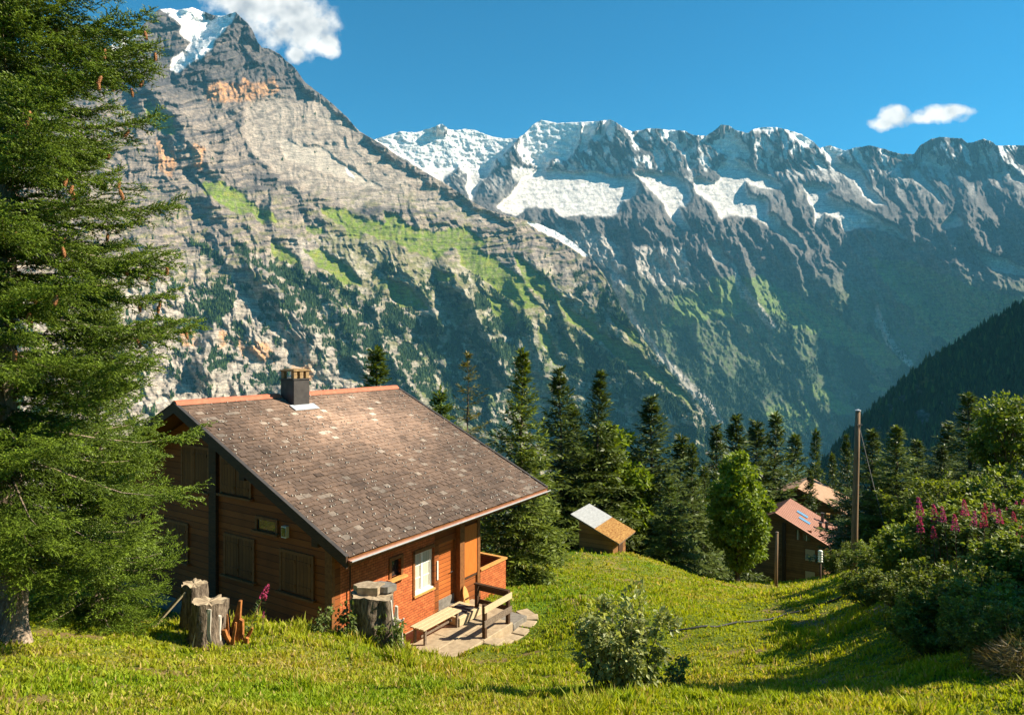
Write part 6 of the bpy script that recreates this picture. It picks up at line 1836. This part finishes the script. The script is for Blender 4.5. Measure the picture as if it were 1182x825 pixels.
RB1 = bush_mesh(2.0, 1.3, 71, 46, 9000, 0.10, (0.080, 0.125, 0.018), (0.230, 0.280, 0.030), 0.012)
RB2 = bush_mesh(1.7, 1.2, 72, 40, 10000, 0.085, (0.075, 0.110, 0.018), (0.200, 0.240, 0.030), 0.012)
RB3 = bush_mesh(2.2, 1.4, 73, 40, 8000, 0.13, (0.085, 0.135, 0.018), (0.260, 0.310, 0.040), 0.014, 0.25, 0.42)
G_R = "bushes on the right bank"
for (m, mh, px, d, ty, wide, lab) in (
    (RB1, 2.0, 1018, 19.5, 640, 1.0, "dark rounded bush at the left tip of the shaded bank below the pole"),
    (RB3, 2.2, 1060, 17.0, 606, 1.0, "large leafed bush with sunlit top right of the rounded bush below the pole"),
    (RB2, 1.7, 1046, 13.6, 662, 1.0, "deeply shaded bush low on the bank nearest the meadow shadow"),
    (RB3, 2.2, 1118, 15.5, 588, 1.1, "bright leafed bush right among the pink flowers"),
    (RB1, 2.0, 1166, 14.0, 596, 1.2, "bush reaching the right edge under the airy leafy tree"),
    (RB2, 1.7, 1104, 11.8, 660, 1.1, "dense small leafed bush below the pink flowers"),
    (RB1, 2.0, 1162, 10.4, 690, 0.9, "small leafed bush at the right edge above the dry grass heap"),
    (RB2, 1.7, 1092, 22.0, 556, 0.9, "grey-green willow bush behind the pink flowers beside the dark spruces"),
    (RB3, 2.2, 1150, 21.0, 552, 1.1, "broad bush at the foot of the airy leafy tree"),
    (RB2, 1.7, 986, 44.0, 634, 0.55, "rounded dark bush in front of the brown chalet's right end"),
    (RB1, 2.0, 1026, 30.5, 630, 0.8, "bush hugging the foot of the utility pole"),
    (RB2, 1.7, 1006, 16.2, 690, 0.8, "low dark bush at the left foot of the shaded bank"),
    (RB1, 2.0, 1078, 11.2, 706, 0.8, "low bush in deep shade at the bottom of the bank"),
    (RB2, 1.7, 1140, 9.3, 730, 0.7, "low bush beside the dry grass heap, lowest on the bank"),
    (RB3, 2.2, 1190, 12.2, 640, 0.9, "half cut off large leafed bush at the right edge below the flowers")):
    b = on_ground(px, d, -0.05)
    top = -(ty - CY) / F * d
    hh = max(0.5, (top - b.z) / mh * 1.22)
    s_ = max(0.75 * wide, hh)
    put_bush(m, b, s_, px * 0.7, lab, "bush", "bush", G_R, hh / s_)
for (px, d, s, lab) in ((404, 14.0, 1.0, "weedy herb clump with tall stalks left of the big broad stump"), (446, 13.9, 0.9, "low nettle clump at the right foot of the big broad stump"), (372, 13.8, 0.7, "low weed clump in the grass under the chalet corner post")):
    put_bush(small, on_ground(px, d, -0.02), s * 1.4, px, lab, "weed_clump", "weeds", None, 1.25)

# fireweed: a leafy stalk and a spire of magenta florets
def fireweed(seed, H=1.5, floret=(0.44, 0.05, 0.22), n=80, cone=0.74):
    r = np.random.default_rng(seed)
    mb = MB(); mb.tube([(0, 0, -0.1), (0.02, 0, H * .5), (0.05, 0.02, H)], [0.009, 0.007, 0.003], 5, False)
    st = np_mesh("stalk", np.array(mb.v), [np.array(mb.q)], True); st.materials.append(MAT["leaf_stem"])
    k = 90; z = r.uniform(0.1, H * .72, k); a = r.uniform(0, 6.28, k)
    p = np.stack([z * .03, 0 * z, z], -1); d = unit(np.stack([np.cos(a), np.sin(a), r.uniform(0, .7, k)], -1))
    v, c = sprays(p, d, unit(r.normal(0, .4, (k, 3)) + [0, 0, 1]), np.full(k, 0.15), np.full(k, .014), np.array([0.085, 0.13, 0.03]) * r.uniform(.7, 1.4, (k, 1)))
    lf = np_mesh("leaves", v, np.arange(k)[:, None] * 4 + np.arange(4)[None], False, c); lf.materials.append(MAT["leaf"])
    z = H * r.uniform(cone, 1, n); w = 0.14 * (1.08 - (z / H - cone) / (1 - cone))
    a = r.uniform(0, 6.28, n); p = np.stack([z * .03 + np.cos(a) * w * .5, np.sin(a) * w * .5, z], -1)
    V = []; C = []
    for j in range(4):
        d = unit(np.stack([np.cos(a), np.sin(a), 0 * a], -1) + r.normal(0, .7, (n, 3)))
        v, c = sprays(p, d, unit(r.normal(0, 1, (n, 3))), 0.035 * r.uniform(.7, 1.3, n), np.full(n, .013), np.array(floret) * r.uniform(.6, 1.4, (n, 1)))
        V.append(v); C.append(c)
    v = np.concatenate(V); fl = np_mesh("florets", v, np.arange(len(v) // 4)[:, None] * 4 + np.arange(4)[None], False, np.concatenate(C)); fl.materials.append(MAT["leaf"])
    return (st, lf, fl)
m_, nt_, b_ = new_mat("flower_stalk"); b_.inputs["Base Color"].default_value = (0.16, 0.05, 0.04, 1); MAT["leaf_stem"] = m_
FW = [fireweed(81), fireweed(82, 1.7, (0.40, 0.05, 0.25)), fireweed(83, 1.3, (0.46, 0.06, 0.18))]
def put_flower(k, loc, s, rz, label, group, tilt=(0, 0)):
    e = empty("fireweed", loc, 0, label, "flower", group); e.scale = (s,) * 3; e.rotation_euler = (tilt[0], tilt[1], rz)
    for nm, me in zip(("stalk", "leaves", "flower_spike"), FW[k]):
        o = bpy.data.objects.new(nm, me); COL.objects.link(o); o.parent = e
    return e
rf = random.Random(12)
spots = [(1064, 15.2), (1072, 15.8), (1080, 14.6), (1088, 15.4), (1101, 16.2), (1110, 15.0), (1118, 14.4), (1126, 15.6), (1133, 14.8), (1141, 15.3), (1148, 14.2), (1153, 16.0), (1160, 14.7), (1167, 15.1), (1173, 14.1), (1179, 14.9), (1095, 14.2), (1136, 13.4), (1158, 13.2), (1122, 13.6), (1170, 13.0), (1105, 13.5), (1145, 16.5), (1130, 16.8)]
for i, (px, d) in enumerate(spots):
    b = on_ground(px, d)
    ty = rf.uniform(574, 622) + (12 if d < 14 else 0)
    hh = -(ty - CY) / F * d - b.z
    put_flower(i % 3, b, max(0.6, hh / (1.5, 1.7, 1.3)[i % 3]), rf.uniform(0, 6), "tall magenta fireweed in bloom among the bushes on the right bank", "fireweed in bloom on the right bank", (rf.uniform(-.12, .12), rf.uniform(-.12, .12)))
put_flower(2, on_ground(282, 12.7), 0.80, 1.0, "tall reddish fireweed leaning right beside the rotten root", None, (0.1, 0.42))
put_flower(0, on_ground(302, 12.9), 0.30, 2.0, "tiny pink fireweed low in the grass right of the rotten root", None, (0.1, 0.1))

# dry grass heap at the right edge
def straw_heap(loc, W, H, label, seed, n=5000):
    r = np.random.default_rng(seed)
    a = r.uniform(0, 6.28, n); s = np.sqrt(r.uniform(0, 1, n))
    p = np.stack([np.cos(a) * s * W, np.sin(a) * s * W, H * (1 - s ** 2) * r.uniform(.3, 1, n)], -1)
    d = unit(np.stack([np.cos(a), np.sin(a), 0 * a], -1) * .8 + r.normal(0, .6, (n, 3)) + [0, 0, -.1])
    v, c = sprays(p, d, unit(r.normal(0, 1, (n, 3))), r.uniform(.1, .28, n), np.full(n, .005), np.array([0.27, 0.20, 0.09]) * r.uniform(.6, 1.3, (n, 1)))
    o = link_mesh("hay_heap", np_mesh("hay_heap", v, np.arange(n)[:, None] * 4 + np.arange(4)[None], False, c), MAT["leaf"]); o.location = loc
    return tag(o, label, "hay")
straw_heap(on_ground(1186, 8.6, -0.05), 0.45, 0.30, "heap of dry cut grass at the right edge under the bushes", 91, 2600)
build_grass()
